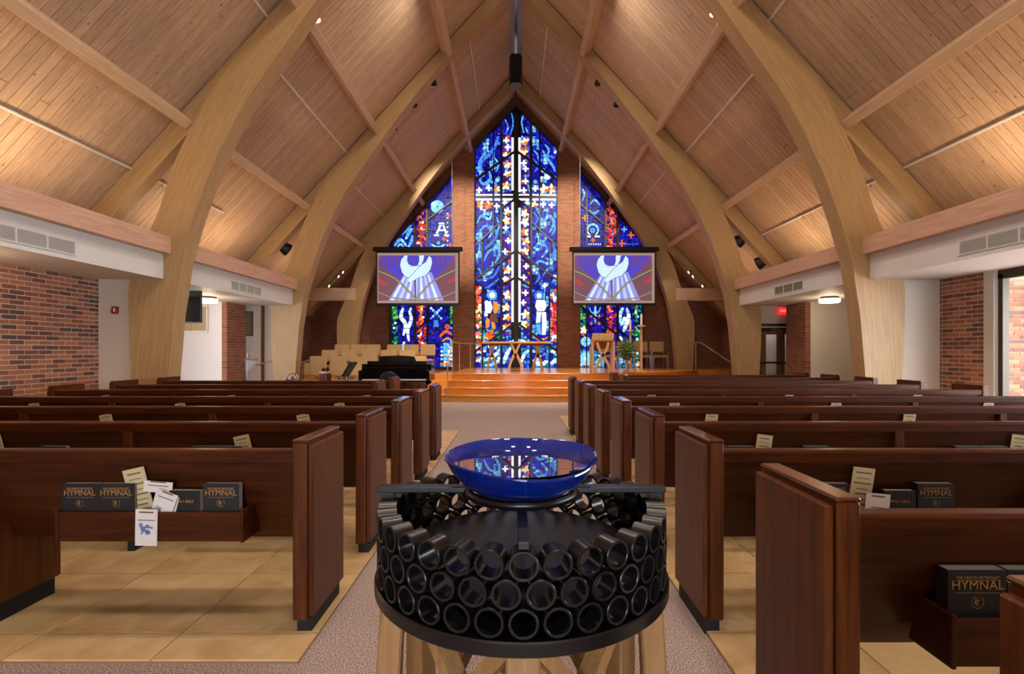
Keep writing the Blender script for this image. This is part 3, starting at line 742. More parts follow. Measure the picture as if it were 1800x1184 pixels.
# letter A
G.pane([(771, 390), (780, 390), (781, 393), (770, 393)], 'ice'); G.pane([(772, 394), (776, 394), (769, 410), (765, 410)], 'ice'); G.pane([(777, 394), (780, 394), (786, 410), (782, 410)], 'ice')
G.pane([(770, 402), (781, 402), (782, 405), (769, 405)], 'ice'); G.pane([(762, 411), (771, 411), (771, 414), (762, 414)], 'ice'); G.pane([(780, 411), (789, 411), (789, 414), (780, 414)], 'ice')
for x, y in ((788, 378), (780, 419), (791, 430)): G.cross(x, y, 4.5, 'orange', 1.0)
for i in range(8): G.disc(786, 374+i*8, 1.5, 'ice'); G.disc(755.5, 402+i*5, 1.0, 'sky')
G.ribbon([(757, 428), (770, 434), (782, 428)], 5, 'cyan', 3); G.disc(770, 426, 3, 'azure')
for p, w in (([(692, 432), (703, 420), (714, 432)], 6), ([(697, 434), (703, 428), (709, 434)], 4), ([(712, 420), (718, 408), (724, 400)], 7), ([(716, 434), (722, 424), (724, 412)], 6), ([(704, 412), (714, 404), (722, 394)], 4)): G.ribbon(p, w, 'azure', 4, 'cyan')
for p, w in (([(708, 540), (704, 556), (712, 570), (708, 590)], 8), ([(718, 545), (722, 560), (716, 580), (718, 600)], 7), ([(710, 600), (706, 615), (712, 630)], 7), ([(722, 540), (718, 550)], 5)): G.ribbon(p, w, 'ice', 5, 'cyan')
for a in range(4):
    t = math.pi/4+a*math.pi/2
    for q in range(3): G.petal(766+math.cos(t)*q*5, 550+math.sin(t)*q*5, t, 5, 5, ch(('ice', 'sky', 'cyan')))
G.pane([(763, 562), (769, 562), (771, 574), (761, 574)], 'sky')
G.ribbon([(772, 592), (783, 582), (794, 588)], 6, 'orange', 3, 'amber'); G.ribbon([(776, 600), (786, 594), (795, 599)], 4, 'amber', 3); G.disc(786, 574, 4.5, 'orange', 5); G.disc(760, 584, 2.4, 'red')
for i in range(5):
    for j in range(4): G.pane([(774+i*4.4, 606+j*7+abs(i-2)), (777.6+i*4.4, 606+j*7+abs(i-2)), (777.6+i*4.4, 612+j*7), (774+i*4.4, 612+j*7)], ch(('cyan', 'ice', 'azure')))
for i in range(5): G.petal(775+i*4.6, 643, -math.pi/2, 7, 4, ch(('orange', 'amber', 'cream')))
for y in range(540, 640, 9): G.disc(692+R.uniform(-2, 3), y, 2.2, ch(('lime', 'green', 'cream'))); G.disc(793, y if y < 580 else 576, 1.8, 'lime')
G.finish(120)
for x in (728.7, 750.6): mbar(w2, ((x, tl(x)), (x, 646)), 3.0, .1)
mbar(w2, ((752, 385), (796, 352)), 2.2, .07, 'diagonal_bar'); mbar(w2, ((700, 640), (728, 608)), 3, .07, 'diagonal_bar'); mbar(w2, ((752, 590), (797, 556)), 2, .07, 'diagonal_bar'); mbar(w2, ((728, 585), (752, 560)), 2.6, .07, 'diagonal_bar')
# ---- right window
w3 = window_root('window_3', OPEN['r']); G = Glass(w3)
tr_ = lambda x: 300+(x-1019)*(426-300)/111.0
def c_r(x, y):
    if y > 534:
        if x > 1114 or (x < 1030 and y < 580): return ch(('green', 'teal', 'green', 'lime', 'navy', 'navy'))
        if y > 615: return ch(('cyan', 'teal', 'azure', 'blue', 'sky', 'teal'))
    return ch(('navy', 'navy', 'blue', 'blue', 'royal', 'indigo', 'blue', 'navy'))
G.mosaic(tr_, 1020.5, 1030.5, 645, 5.2, 6, c_r); G.mosaic(tr_, 1032.5, 1063, 645, 6, 6, c_r); G.mosaic(tr_, 1066.5, 1084.5, 645, 5, 5.5, c_red); G.mosaic(tr_, 1088.5, 1128.5, 645, 6, 6, c_r)
for y in list(range(372, 434, 10))+list(range(537, 590, 10)): G.flower(1075+R.uniform(-3, 3), y, 6.5, ('red', 'red', 'pink', 'orange'), 4)
for p, w in (([(1036, 368), (1044, 374), (1054, 368)], 5), ([(1038, 358), (1046, 350), (1056, 360)], 4), ([(1024, 330), (1028, 340), (1024, 352)], 4)): G.ribbon(p, w, 'azure', 4, 'cyan')
# letter omega
G.ribbon([(1038, 412), (1033, 405), (1036, 396), (1043, 393), (1050, 397), (1052, 405), (1047, 412)], 4.2, 'cyan', 7, 'ice'); G.pane([(1031, 413), (1039, 413), (1039, 416), (1031, 416)], 'ice'); G.pane([(1046, 413), (1055, 413), (1055, 416), (1046, 416)], 'ice')
G.disc(1042.5, 404, 4.5, 'azure', 4)
for x, y, r, k in ((1029, 382, 5.5, 'amber'), (1110, 412, 6, 'orange'), (1094, 427, 6.5, 'orange'), (1043, 421, 4, 'orange'), (1098, 402, 5, 'azure')): G.cross(x, y, r, k, 1.3)
for i in range(6): G.disc(1036+i*4, 428, 1.3, 'ice'); G.disc(1100+i*4.4, 428, 1.3, 'sky'); G.disc(1033, 378+i*5, 1.2, 'ice')
G.ribbon([(1037, 540), (1040, 548), (1047, 550), (1054, 546), (1056, 538)], 3.5, 'azure', 5, 'cyan'); G.ribbon([(1047, 537), (1047, 552), (1047, 568)], 5, 'azure', 4, 'cyan')
for x in (1040, 1054):
    for y in (555, 568): G.cross(x, y, 3, 'orange', .9)
for p, w in (([(1096, 540), (1090, 555), (1094, 572)], 8), ([(1102, 540), (1106, 556), (1100, 574), (1096, 584)], 8), ([(1098, 562), (1092, 572)], 6), ([(1090, 590), (1096, 600)], 5)): G.ribbon(p, w, 'ice', 5, 'cyan')
G.disc(1099, 560, 4, 'ice'); G.flower(1027, 580, 8, ('amber', 'orange', 'cream'), 5); G.flower(1026, 588, 4, ('amber', 'orange'), 3)
G.disc(1030, 600, 9, 'cyan', 6); G.disc(1030, 630, 12, 'cyan', 8); G.disc(1030, 630, 4, 'ice')
for x, y, r in ((1055, 636, 7), (1090, 634, 6), (1102, 630, 5), (1116, 622, 5)): G.disc(x, y, r, 'cyan', 5)
for i in range(5): G.petal(1022+i*4, 644, -math.pi/2, 6, 3.6, ch(('orange', 'amber', 'cream'))); G.petal(1116+i*3, 644, -math.pi/2, 7, 3.6, ch(('orange', 'amber', 'cream')))
for y in range(540, 640, 8): G.disc(1121+R.uniform(-3, 3), y, 2.2, ch(('lime', 'cyan', 'green', 'cream')))
G.finish(120)
for x in (1064.7, 1086.5): mbar(w3, ((x, tr_(x)), (x, 646)), 3.0, .1)
mbar(w3, ((1031.5, tr_(1031.5)), (1031.5, 646)), 1.6, .08); mbar(w3, ((1020, 358), (1063, 394)), 2.4, .07, 'diagonal_bar'); mbar(w3, ((1020, 536), (1088, 590)), 3.4, .07, 'diagonal_bar'); mbar(w3, ((1084, 575), (1118, 604)), 3, .07, 'diagonal_bar')
# ------------------------------------------------------------------ projection screens
SCM = [emit('screen_blue', rgb(84, 70, 196), .95), emit('screen_white', rgb(206, 236, 252), 1.0), emit('screen_lav', rgb(150, 150, 236), .95), emit('screen_pale', rgb(190, 204, 250), .95),
       emit('screen_gold', rgb(170, 160, 84), .9), emit('screen_brown', rgb(126, 86, 100), .8), emit('screen_red', rgb(190, 70, 70), .85), emit('screen_line', rgb(64, 74, 128), .8), emit('screen_mauve', rgb(112, 74, 140), .9), emit('screen_margin', rgb(176, 150, 138), .75)]
YS = 17.45; sS = YS/F
def screen(pxa, pxb, lab):
    # case pxa..pxb ; cloth inside
    c = (pxa+pxb)/2; X = lambda px: (px-VX)*sS; Z = lambda py: CH-(py-VY)*sS
    t = thing('projection_screen', lab, 'screen', (X(c), YS, Z(534)), group='projection screens')
    MB().box(X(pxa), X(pxb), YS-.09, YS+.09, Z(441.5), Z(434.5)).build('case', M['black'], t, bevel=.02)
    a, b = c-73.5, c+73.5
    MB().box(X(a), X(b), YS-.012, YS, Z(534.5), Z(441)).build('border', M['black'], t)
    MB().box(X(a), X(b), YS-.02, YS+.02, Z(536.5), Z(533)).build('weight_bar', M['black'], t, bevel=.008)
    MB().box(X(c-71), X(c+71), YS-.016, YS-.012, Z(532.5), Z(444.5)).build('cloth', SCM[9], t)
    for q in (-60, 60):
        zt = roofz(X(c+q)-X0)-.05
        MB().tube([(X(c+q), YS, Z(435)), (X(c+q), YS, zt)], .004, 5).build('hanging_cable', M['grey'], t)
    # projected picture; zoomed drawing units 930..1465 x 195..508
    ux = lambda u: X(c-69.5+(u-930)/535.0*135.5); uz = lambda v: Z(449+(v-195)/313.0*79.5)
    P = MB(); lay_ = [0]
    def poly(pts, mi):
        lay_[0] += 1; yy = YS-.017-lay_[0]*.0004
        P.add([(ux(min(max(u, 930), 1465)), yy, uz(min(max(v, 195), 508))) for u, v in pts], [list(range(len(pts)))], mi)
    def arc(p, w, mi):
        q = densify(p, 8)
        for (u, v), (u2, v2) in zip(q[:-1], q[1:]):
            l = math.hypot(u2-u, v2-v) or 1; a, b2 = -(v2-v)/l*w/2, (u2-u)/l*w/2
            P.add([(ux(u+a), YS-.017-lay_[0]*.0004, uz(v+b2)), (ux(u-a), YS-.017-lay_[0]*.0004, uz(v-b2)), (ux(u2-a), YS-.017-lay_[0]*.0004, uz(v2-b2)), (ux(u2+a), YS-.017-lay_[0]*.0004, uz(v2+b2))], [(0, 1, 2, 3)], mi)
        lay_[0] += 1
    poly([(930, 195), (1465, 195), (1465, 508), (930, 508)], 5)
    poly([(930, 195), (1465, 195), (1420, 260), (1300, 380), (1100, 380), (960, 270)], 0)
    for u in (950, 985, 1020, 1060, 1330, 1365, 1400, 1440): poly([(u, 195), (u+16, 195), (u+(20 if u > 1190 else -6)+8, 270), (u+(8 if u > 1190 else -14), 270)], 8)
    poly([(1110, 325), (1300, 310), (1385, 505), (1000, 505)], 2)
    for k in range(7):
        u0 = 1120+k*25; u1 = 1015+k*52
        poly([(u0, 325), (u0+11, 325), (u1+24, 505), (u1, 505)], 3 if k % 2 else 1)
    poly([(1180, 340), (1192, 340), (1194, 505), (1182, 505)], 8)
    poly([(930, 340), (1000, 400), (960, 400), (930, 380)], 6); poly([(1465, 335), (1465, 375), (1390, 400)], 6); poly([(935, 200), (955, 215), (935, 225)], 6); poly([(1445, 200), (1462, 200), (1462, 225)], 6)
    bird = [(1082, 262), (1090, 225), (1112, 197), (1134, 195), (1130, 230), (1142, 258), (1175, 268), (1205, 262), (1215, 235), (1215, 195), (1250, 195), (1243, 230), (1228, 262), (1262, 240), (1283, 197), (1300, 214), (1304, 250), (1290, 296), (1258, 332), (1200, 352), (1150, 386), (1138, 374), (1146, 348), (1120, 342), (1096, 312)]
    poly([(u+(u-1190)*.035, v+(v-280)*.035) for u, v in bird], 7); 
    for tri in ([0, 1, 2, 3, 4, 5, 22, 23, 24], [5, 6, 7, 12, 16, 17, 18, 19, 20, 21, 22], [7, 8, 9, 10, 11, 12], [12, 13, 14, 15, 16]): poly([bird[i] for i in tri], 1)
    arc([(1228, 262), (1190, 300), (1146, 348)], 3, 7); arc([(1150, 268), (1200, 266), (1228, 262)], 3, 7)
    for w, mi in ((13, 7), (8, 4)):
        arc([(932, 304), (1010, 335), (1090, 390), (1190, 494)], w, mi); arc([(1463, 294), (1380, 335), (1290, 390), (1196, 494)], w, mi)
        arc([(932, 448), (1020, 484), (1110, 498), (1190, 499)], w*.7, mi); arc([(1463, 446), (1370, 484), (1280, 498), (1196, 499)], w*.7, mi)
    P.build('projected_picture', SCM, t)
screen(656, 813, 'projection screen hanging left of the tall central window')
screen(1001, 1158, 'projection screen hanging above the lectern')
# ------------------------------------------------------------------ chancel platform with curved steps
SR, SY = 8.2, 14.05+8.2
def arc_pts(r, x0, x1, n=26): return [(x0+(x1-x0)*i/n, SY-math.sqrt(max(r*r-(x0+(x1-x0)*i/n)**2, 0))) for i in range(n+1)]
fr = arc_pts(SR, -1.75, 5.9)
stage = MB().prism(fr+[(7.74, 17.2), (7.74, YW), (-1.75, YW)], 'z', 0, ST).build('floor_chancel', M['stage'], bevel=.006); struct(stage)
for i in range(3):
    r = SR+.35*(3-i); z = ST/4*(i+1)
    p1 = arc_pts(r, -1.82-.05*(2-i), 5.9+.2*(2-i)); p0 = arc_pts(SR-.02, -1.82-.05*(2-i), 5.9+.2*(2-i))
    MB().prism(p1+p0[::-1], 'z', 0, z-.028).build('riser', M['stage'], stage)
    q1 = arc_pts(r+.045, -1.82-.05*(2-i), 5.9+.2*(2-i))
    MB().prism(q1+p0[::-1], 'z', z-.028, z).build('tread', M['stage'], stage, bevel=.006)
q1 = arc_pts(SR+.045, -1.75, 5.9); MB().prism(q1+arc_pts(SR-.3, -1.75, 5.9)[::-1], 'z', ST-.03, ST+.001).build('nosing', M['stage'], stage, bevel=.006)
# choir risers
for i, (ya, yb, z) in enumerate(((15.25, 16.15, .19), (16.15, 17.05, .38), (17.05, YW, .57))):
    struct(MB().box(-7.0, -1.78, ya, yb, 0, z).build('floor_choir_riser', M['stage'], bevel=.006))
# ------------------------------------------------------------------ chair used by choir and clergy
def make_chair(label, loc, rot, group, arms):
    t = thing('choir_chair' if not arms else 'armchair', label, 'chair', loc, (0, 0, rot), group, local=True)
    MB().box(-.25, .25, -.24, .22, .40, .47).build('seat', M['chair'], t, bevel=.025, seg=2)
    b = MB().box(-.26, .26, .20, .27, .58, .97); b.xf(Matrix.Translation((0, .2, .5)) @ Matrix.Rotation(-.12, 4, 'X') @ Matrix.Translation((0, -.2, -.5)))
    b.build('backrest', M['chair'], t, bevel=.022, seg=2)
    for sx in (-1, 1):
        MB().tube([(sx*.235, -.2, .41), (sx*.235, -.22, 0)], .012, 6).build('leg', M['steel'], t)
        MB().tube([(sx*.235, .3, .8), (sx*.235, .23, .45), (sx*.235, .26, 0)], .012, 6).build('leg', M['steel'], t)
        if arms:
            MB().tube([(sx*.28, -.2, .0), (sx*.28, -.21, .62), (sx*.28, .22, .64)], .013, 6).build('arm', M['steel'], t)
    MB().box(-.235, .235, -.2, .2, .375, .40).build('seat_frame', M['steel'], t)
    return t
CH0 = None
rown = ('front', 'second', 'third', 'back')
ordn = ('first', 'second', 'third', 'fourth', 'fifth', 'sixth', 'seventh')
rows = [(15.0, 0, (549, 594, 628)), (15.75, .19, (559, 594.5, 632, 735)), (16.65, .38, (579, 613.5, 650, 683, 716)), (17.6, .57, (601, 628.5, 655.5, 693.5, 723, 752))]
for ri, (y, z, pxs) in enumerate(rows):
    for ci, px in enumerate(pxs):
        lab = '%s beige choir chair from the left in the %s choir row' % (ordn[ci], rown[ri])
        loc = ((px-VX)*y/F, y-.25, z)
        if CH0 is None: CH0 = make_chair(lab, loc, 0, 'choir chairs', False); o = CH0
        else:
            o = copy_tree(CH0); o.location = loc; o['label'] = lab
AC = None
for ci, (px, lab) in enumerate(((1156, 'beige armchair on the chancel, rightmost of the row by the wall'), (1127, 'beige armchair directly behind the tall white candle stand'), (1098, 'beige armchair behind the round green plant'), (1069, 'beige armchair partly hidden behind the wooden lectern'))):
    loc = ((px-VX)*18.6/F, 18.45, ST)
    if AC is None: AC = make_chair(lab, loc, 0, 'clergy armchairs', True)
    else: o = copy_tree(AC); o.location = loc; o['label'] = lab
# ------------------------------------------------------------------ altar
def curve(pts, k=6):
    o = []
    for i in range(len(pts)-1):
        p0, p1, p2, p3 = [Vector(pts[max(min(j, len(pts)-1), 0)]) for j in (i-1, i, i+1, i+2)]
        for j in range(k):
            t = j/k
            o.append(.5*((2*p1)+(-p0+p2)*t+(2*p0-5*p1+4*p2-p3)*t*t+(-p0+3*p1-3*p2+p3)*t**3))
    return o+[Vector(pts[-1])]
t = thing('altar_table', 'long wooden altar table on curved wishbone legs before the central window', 'table', (.05, 15.8, ST))
MB().box(-1.0, 1.1, 15.45, 16.2, ST+.845, ST+.905).build('tabletop', M['oak'], t, bevel=.015)
for cx, cy, w, ap in ((.02, 15.5, .2, .50), (-.72, 16.1, .14, .46), (.72, 16.1, .14, .46), (.02, 16.1, .2, .5)):
    for sx in (-1, 1):
        MB().bar(curve([(cx+sx*w*1.05, cy, ST), (cx+sx*w*.85, cy, ST+.2), (cx+sx*w*.4, cy, ST+.42), (cx+sx*.02, cy, ST+ap+.03)]), .075, .06, (1, 0, 0)).build('leg', M['oak'], t)
    for sx in (-1, 1):
        MB().bar(curve([(cx, cy, ST+ap-.04), (cx+sx*w*.25, cy, ST+.66), (cx+sx*w*.7, cy, ST+.86)]), .06, .06, (1, 0, 0)).build('leg_fork', M['oak'], t)
MB().box(-.8, .9, 15.6, 16.05, ST+.78, ST+.85).build('apron', M['brown'], t)
# ------------------------------------------------------------------ lectern
yl = 14.5; sl = yl/F; lx = lambda px: (px-VX)*sl
t = thing('lectern', 'light wooden lectern with crossed curved legs beside the green plant', 'lectern', (lx(1058), yl, ST))
b = MB().prism([(yl-.22, ST+.90), (yl+.2, ST+.72), (yl+.2, ST+.90), (yl-.16, ST+1.10), (yl-.22, ST+1.10)], 'x', lx(1040), lx(1075.5)); b.build('desk', M['oak'], t, bevel=.008)
MB().box(lx(1039), lx(1076.5), yl-.235, yl-.22, ST+.94, ST+1.11).build('front_panel', M['oak'], t, bevel=.004)
MB().prism([(yl-.2, ST+.88), (yl+.18, ST+.68), (yl+.18, ST+.74), (yl-.2, ST+.92)], 'x', lx(1044), lx(1073)).build('tray', M['brown'], t)
for px in (1040, 1076.5):
    for dy in (-.18, .16): MB().box(lx(px)-.032, lx(px)+.032, yl+dy-.03, yl+dy+.03, ST, ST+(.88 if dy < 0 else .74)).build('post', M['oak'], t, bevel=.006)
for sx in (-1, 1):
    c = lx(1057.5)
    MB().bar(curve([(c+sx*.20, yl-.2, ST), (c+sx*.17, yl-.2, ST+.2), (c, yl-.2, ST+.5), (c-sx*.10, yl-.2, ST+.66), (c-sx*.16, yl-.2, ST+.86)]), .075, .05, (1, 0, 0)).build('crossed_leg', M['oak'], t)
# ------------------------------------------------------------------ tall candle stands
def candle_stand(px, y, ztop, zc, lab):
    x = (px-VX)*y/F
    t = thing('candle_stand', lab, 'candle stand', (x, y, ST), group='tall candle stands')
    MB().lathe([(.17, ST), (.17, ST+.03), (.03, ST+.05)], 20, (x, y, 0)).build('base', M['oak'], t)
    MB().box(x-.03, x+.03, y-.03, y+.03, ST+.03, ztop).build('pole', M['oak'], t, bevel=.006)
    MB().lathe([(.03, ztop-.02), (.12, ztop), (.12, ztop+.045), (.02, ztop+.05)], 20, (x, y, 0)).build('drip_dish', M['oak'], t)
    MB().lathe([(.033, ztop+.045), (.033, zc-.02), (.0, zc)], 14, (x, y, 0)).build('candle', M['candle'], t, smooth=True)
candle_stand(1127.5, 15.2, 2.03, 2.42, 'tallest wooden candle stand, right of the green plant')
candle_stand(1108, 16.2, 1.93, 2.30, 'shorter wooden candle stand rising behind the green plant')
# ------------------------------------------------------------------ plant
yp = 14.75; xp = (1102-VX)*yp/F
t = thing('potted_plant', 'round bushy green plant on a wooden stand beside the lectern', 'plant', (xp, yp, ST))
MB().lathe([(.13, ST), (.13, ST+.02), (.05, ST+.05), (.045, ST+.34), (.13, ST+.37)], 16, (xp, yp, 0)).build('stand', M['oak'], t)
MB().lathe([(.09, ST+.37), (.13, ST+.52), (.12, ST+.52), (.0, ST+.5)], 18, (xp, yp, 0)).build('pot', M['brown'], t, smooth=True)
LV = MB(); LV2 = MB()
for i in range(520):
    th = R.uniform(0, 2*math.pi); ph = math.acos(R.uniform(-1, 1)); r = .27*R.uniform(.45, 1.12)
    c = Vector((xp+r*math.sin(ph)*math.cos(th), yp+r*math.sin(ph)*math.sin(th), ST+.66+r*1.15*math.cos(ph)))
    if i % 9 == 0: c.z -= .33*R.random(); 
    l = R.uniform(.035, .06); d = Vector((R.uniform(-1, 1), R.uniform(-1, 1), R.uniform(-.8, .6))).normalized(); sd = d.orthogonal().normalized()*l*.42
    (LV if R.random() < .6 else LV2).add([c-d*l, c+sd+Vector((0, 0, .008)), c+d*l, c-sd+Vector((0, 0, .008))], [(0, 1, 2, 3)])
tag(LV.build('foliage', M['leaf'], t), kind='stuff'); tag(LV2.build('deep_foliage', M['leaf2'], t), kind='stuff')
for i in range(9):
    a = i*.7; MB().tube(curve([(xp, yp, ST+.5), (xp+.1*math.cos(a), yp+.1*math.sin(a), ST+.7), (xp+.2*math.cos(a), yp+.2*math.sin(a), ST+.72)], 3), .005, 5).build('stem', M['leaf2'], t)
# ------------------------------------------------------------------ handrails
def rail(lab, path, posts, r=.018):
    t = thing('handrail', lab, 'handrail', Vector(posts[0][0]), group='pale metal handrails')
    MB().tube(path, r, 8).build('top_rail', M['tan'], t, smooth=True)
    for a, b in posts: MB().tube([a, b], r*.85, 8).build('post', M['tan'], t, smooth=True)
p = lambda px, py, y: at(px, py, y)
rail('pale handrail at the right end of the chancel beside the arch leg', [p(1212, 602, 16.7), p(1232, 602, 16.7), p(1293, 642, 15.9)], [((p(1223, 648, 16.6)).to_tuple()[:2]+(ST,), p(1223, 602, 16.7)), ((p(1290, 642, 15.95)).to_tuple()[:2]+(0,), p(1290, 640, 15.95))])
rail('pale handrail beside the steps left of the central window', [(-1.72, 13.05, .95), (-1.72, 14.1, ST+.86), (-1.72, 15.9, ST+.86), (-1.15, 17.6, ST+.86)],
     [((-1.72, 13.05, 0), (-1.72, 13.05, .95)), ((-1.72, 14.15, ST), (-1.72, 14.15, ST+.86)), ((-1.72, 15.9, ST), (-1.72, 15.9, ST+.86)), ((-1.45, 16.75, ST), (-1.45, 16.75, ST+.86)), ((-1.15, 17.6, ST), (-1.15, 17.6, ST+.86))], .014)
a0, a1 = p(455, 640, 13.2), p(480, 634, 13.2)
rail('pale sloping handrail on the wall behind the left arch leg', [p(438, 645, 13.1), a0, a1], [((a0.x, 13.34, a0.z-.04), a0), ((a1.x, 13.34, a1.z-.04), a1)])
rail('short pale handrail beside the front choir chairs', [p(530, 637, 14.3), p(546, 632, 14.3)], [((p(531, 660, 14.3)).to_tuple()[:2]+(0,), p(531, 636, 14.3)), ((p(545, 660, 14.3)).to_tuple()[:2]+(0,), p(545, 632.5, 14.3))])
# ------------------------------------------------------------------ grand piano
yk = 10.75; sk = yk/F; kx = lambda px: (px-VX)*sk
t = thing('grand_piano', 'black lacquered grand piano with its keyboard towards the pews', 'piano', (kx(692), yk+.6, 0))
xl, xr = kx(629), kx(754.5)
out = [(xl, yk), (xr, yk), (xr, yk+.75), (xr-.08, yk+1.05), (xr-.32, yk+1.3), (xr-.48, yk+1.6), (xr-.7, yk+1.8), (xl+.28, yk+1.82), (xl+.06, yk+1.7), (xl, yk+1.4)]
MB().prism([(xl, yk+.26), (xr, yk+.26)]+out[2:] if False else [(xl, yk+.26), (xr, yk+.26)]+out[2:], 'z', .66, 1.0).build('case', M['gloss'], t, bevel=.012)
MB().prism([(xl, yk+.26), (xr, yk+.26)]+out[2:], 'z', 1.0, 1.025).build('lid', M['gloss'], t, bevel=.008)
for a, b in ((xl, xl+.07), (xr-.07, xr)): MB().box(a, b, yk, yk+.28, .6, .9).build('key_cheek', M['gloss'], t, bevel=.02)
MB().box(xl, xr, yk-.0, yk+.28, .6, .685).build('key_bed', M['gloss'], t, bevel=.008)
MB().box(xl+.07, xr-.07, yk+.2, yk+.24, .69, .95).build('fallboard', M['gloss'], t, bevel=.006)
n = 52; kw = (xr-xl-.14)/n
wk = MB().box(-kw/2+.0006, kw/2-.0006, 0, .15, 0, .022).mesh('white_key', M['candle']); bk = MB().box(-.0055, .0055, 0, .095, 0, .014).mesh('black_key', M['black'])
for i in range(n):
    cx = xl+.07+kw*(i+.5); obj_from('white_key', wk, t, (cx, yk+.045, .685))
    if i % 7 not in (2, 6) and i < n-1: obj_from('black_key', bk, t, (cx+kw/2, yk+.1, .706))
md = MB().prism([(kx(655), .99), (kx(729), .99), (kx(725), 1.10), (kx(722), 1.185), (kx(708), 1.2), (kx(690), 1.205), (kx(672), 1.2), (kx(659), 1.185), (kx(658), 1.10)], 'y', yk+.36, yk+.385)
md.build('music_desk', M['gloss'], t, bevel=.006)
MB().box(kx(636), kx(744), yk+.4, yk+.46, 1.02, 1.085).build('lid_fold', M['gloss'], t, bevel=.006)
for x, y in ((xl+.14, yk+.3), (xr-.14, yk+.3), (xl+.5, yk+1.6)): MB().lathe([(.03, 0), (.045, .06), (.04, .12), (.055, .5), (.075, .62), (.075, .66)], 14, (x, y, 0)).build('leg', M['gloss'], t, smooth=True)
MB().box(kx(692)-.12, kx(692)+.12, yk+.3, yk+.34, .1, .6).build('pedal_lyre', M['gloss'], t)
# round-backed black stool in front of the keys
ys = 10.15; xs = (688-VX)*ys/F
t = thing('piano_stool', 'black round-backed stool in front of the grand piano', 'stool', (xs, ys, 0))
MB().lathe([(.0, .50), (.2, .50), (.21, .54), (.19, .57), (.0, .575)], 24, (xs, ys, 0)).build('seat', M['black'], t, smooth=True)
MB().prism([(xs+.17*math.cos(q)*(1 if abs(math.cos(q)) < .9 else 1), .77+.14*math.sin(q)*(1.0)) for q in [2*math.pi*i/20 for i in range(20)]], 'y', ys-.24, ys-.19).build('backrest', M['black'], t, bevel=.012)
MB().tube([(xs, ys, .52), (xs, ys-.2, .54), (xs, ys-.21, .8)], .015, 6).build('back_stem', M['steel'], t)
MB().tube([(xs, ys, .05), (xs, ys, .52)], .025, 8).build('column', M['steel'], t)
for i in range(5):
    a = i*1.2566; MB().tube([(xs, ys, .08), (xs+.26*math.cos(a), ys+.26*math.sin(a), .025)], .016, 6).build('foot', M['steel'], t)
# two wooden chairs with curved backs by the front pews
def curved_chair(px, y, ztop, lab):
    x = (px-VX)*y/F
    t = thing('wooden_chair', lab, 'chair', (x, y, 0), group='curved-back wooden chairs')
    n = 10; a = [(x+.3*math.sin(q), y-.28+.1*(1-math.cos(q))*1.6) for q in [-1+2*i/n for i in range(n+1)]]
    b = MB()
    b.prism(a+[(q[0], q[1]+.03) for q in a[::-1]], 'z', ztop-.12, ztop); b.build('backrest', M['pew'], t, bevel=.006)
    MB().box(x-.24, x+.24, y-.24, y+.22, .42, .46).build('seat', M['pew'], t, bevel=.01)
    for sx in (-1, 1):
        MB().box(x+sx*.22-.018, x+sx*.22+.018, y-.24, y-.2, 0, ztop-.1).build('leg', M['pew'], t); MB().box(x+sx*.22-.018, x+sx*.22+.018, y+.18, y+.215, 0, .42).build('leg', M['pew'], t)
curved_chair(727, 9.35, .75, 'curved-back wooden chair right in front of the piano keys')
curved_chair(700, 8.62, .60, 'low curved-back wooden chair between the front left pews')
# music stand, conga, tambourine cluster, chimes
xm, ym = (612-VX)*10.6/F, 10.6
t = thing('music_stand', 'black music stand left of the grand piano', 'music stand', (xm, ym, 0))
for i in range(3): a = i*2.09+.4; MB().tube([(xm, ym, .25), (xm+.24*math.cos(a), ym+.24*math.sin(a), .012)], .01, 6).build('foot', M['black'], t)
MB().tube([(xm, ym, .2), (xm, ym, .9)], .011, 8).build('pole', M['black'], t)
b = MB().box(-.02, .02, -.2, .2, -.17, .17); b.xf(Matrix.Translation((xm+.03, ym, .93)) @ Matrix.Rotation(.55, 4, 'Y')); b.build('desk', M['black'], t)
xc_, yc_ = (571-VX)*11.6/F, 11.6
t = thing('hand_drum', 'dark red wooden hand drum beside the front choir chairs', 'drum', (xc_, yc_, 0))
MB().lathe([(.1, 0), (.11, .1), (.15, .5), (.12, .82)], 18, (xc_, yc_, 0)).build('shell', M['maroon'], t, smooth=True); MB().lathe([(.125, .8), (.125, .84), (0, .845)], 18, (xc_, yc_, 0)).build('drumhead', M['cream'], t)
for i in range(6): a = i*1.047; MB().tube([(xc_+.15*math.cos(a), yc_+.15*math.sin(a), .5), (xc_+.13*math.cos(a), yc_+.13*math.sin(a), .83)], .006, 5).build('tension_rod', M['steel'], t)
xg, yg = (515-VX)*10.4/F, 10.4
t = thing('percussion_rack', 'low rack hung with shiny silver and purple shakers and bells', 'instrument', (xg, yg, 0))
MB().box(xg-.25, xg+.2, yg-.15, yg+.15, .62, .65).build('shelf', M['brown'], t)
for sx in (-1, 1): MB().box(xg-.02+sx*.2-.02, xg-.02+sx*.2+.02, yg-.1, yg+.1, 0, .62).build('leg', M['brown'], t)
M['purple'] = plain('purple_foil', rgb(120, 60, 170), .25, .6)
for i in range(22):
    a = R.uniform(0, 6.28); rr = R.uniform(.02, .16); c = (xg+rr*math.cos(a), yg+rr*.6*math.sin(a), .66+R.uniform(.0, .14)*(1-rr*3)); q = R.uniform(.018, .034)
    MB().ball(c, q, q, q, 5).build('jingle_bell', M['purple'] if i % 4 == 0 else (M['steel'] if i % 3 else M['amber']), t, smooth=True)
b = MB().tube([(xg+.02+.12*math.cos(q), yg-.06, .75+.1*math.sin(q)) for q in [math.pi*i/10 for i in range(11)]], .012, 6); b.build('hoop', M['steel'], t)
xh, yh = (441-VX)*11.2/F, 11.2
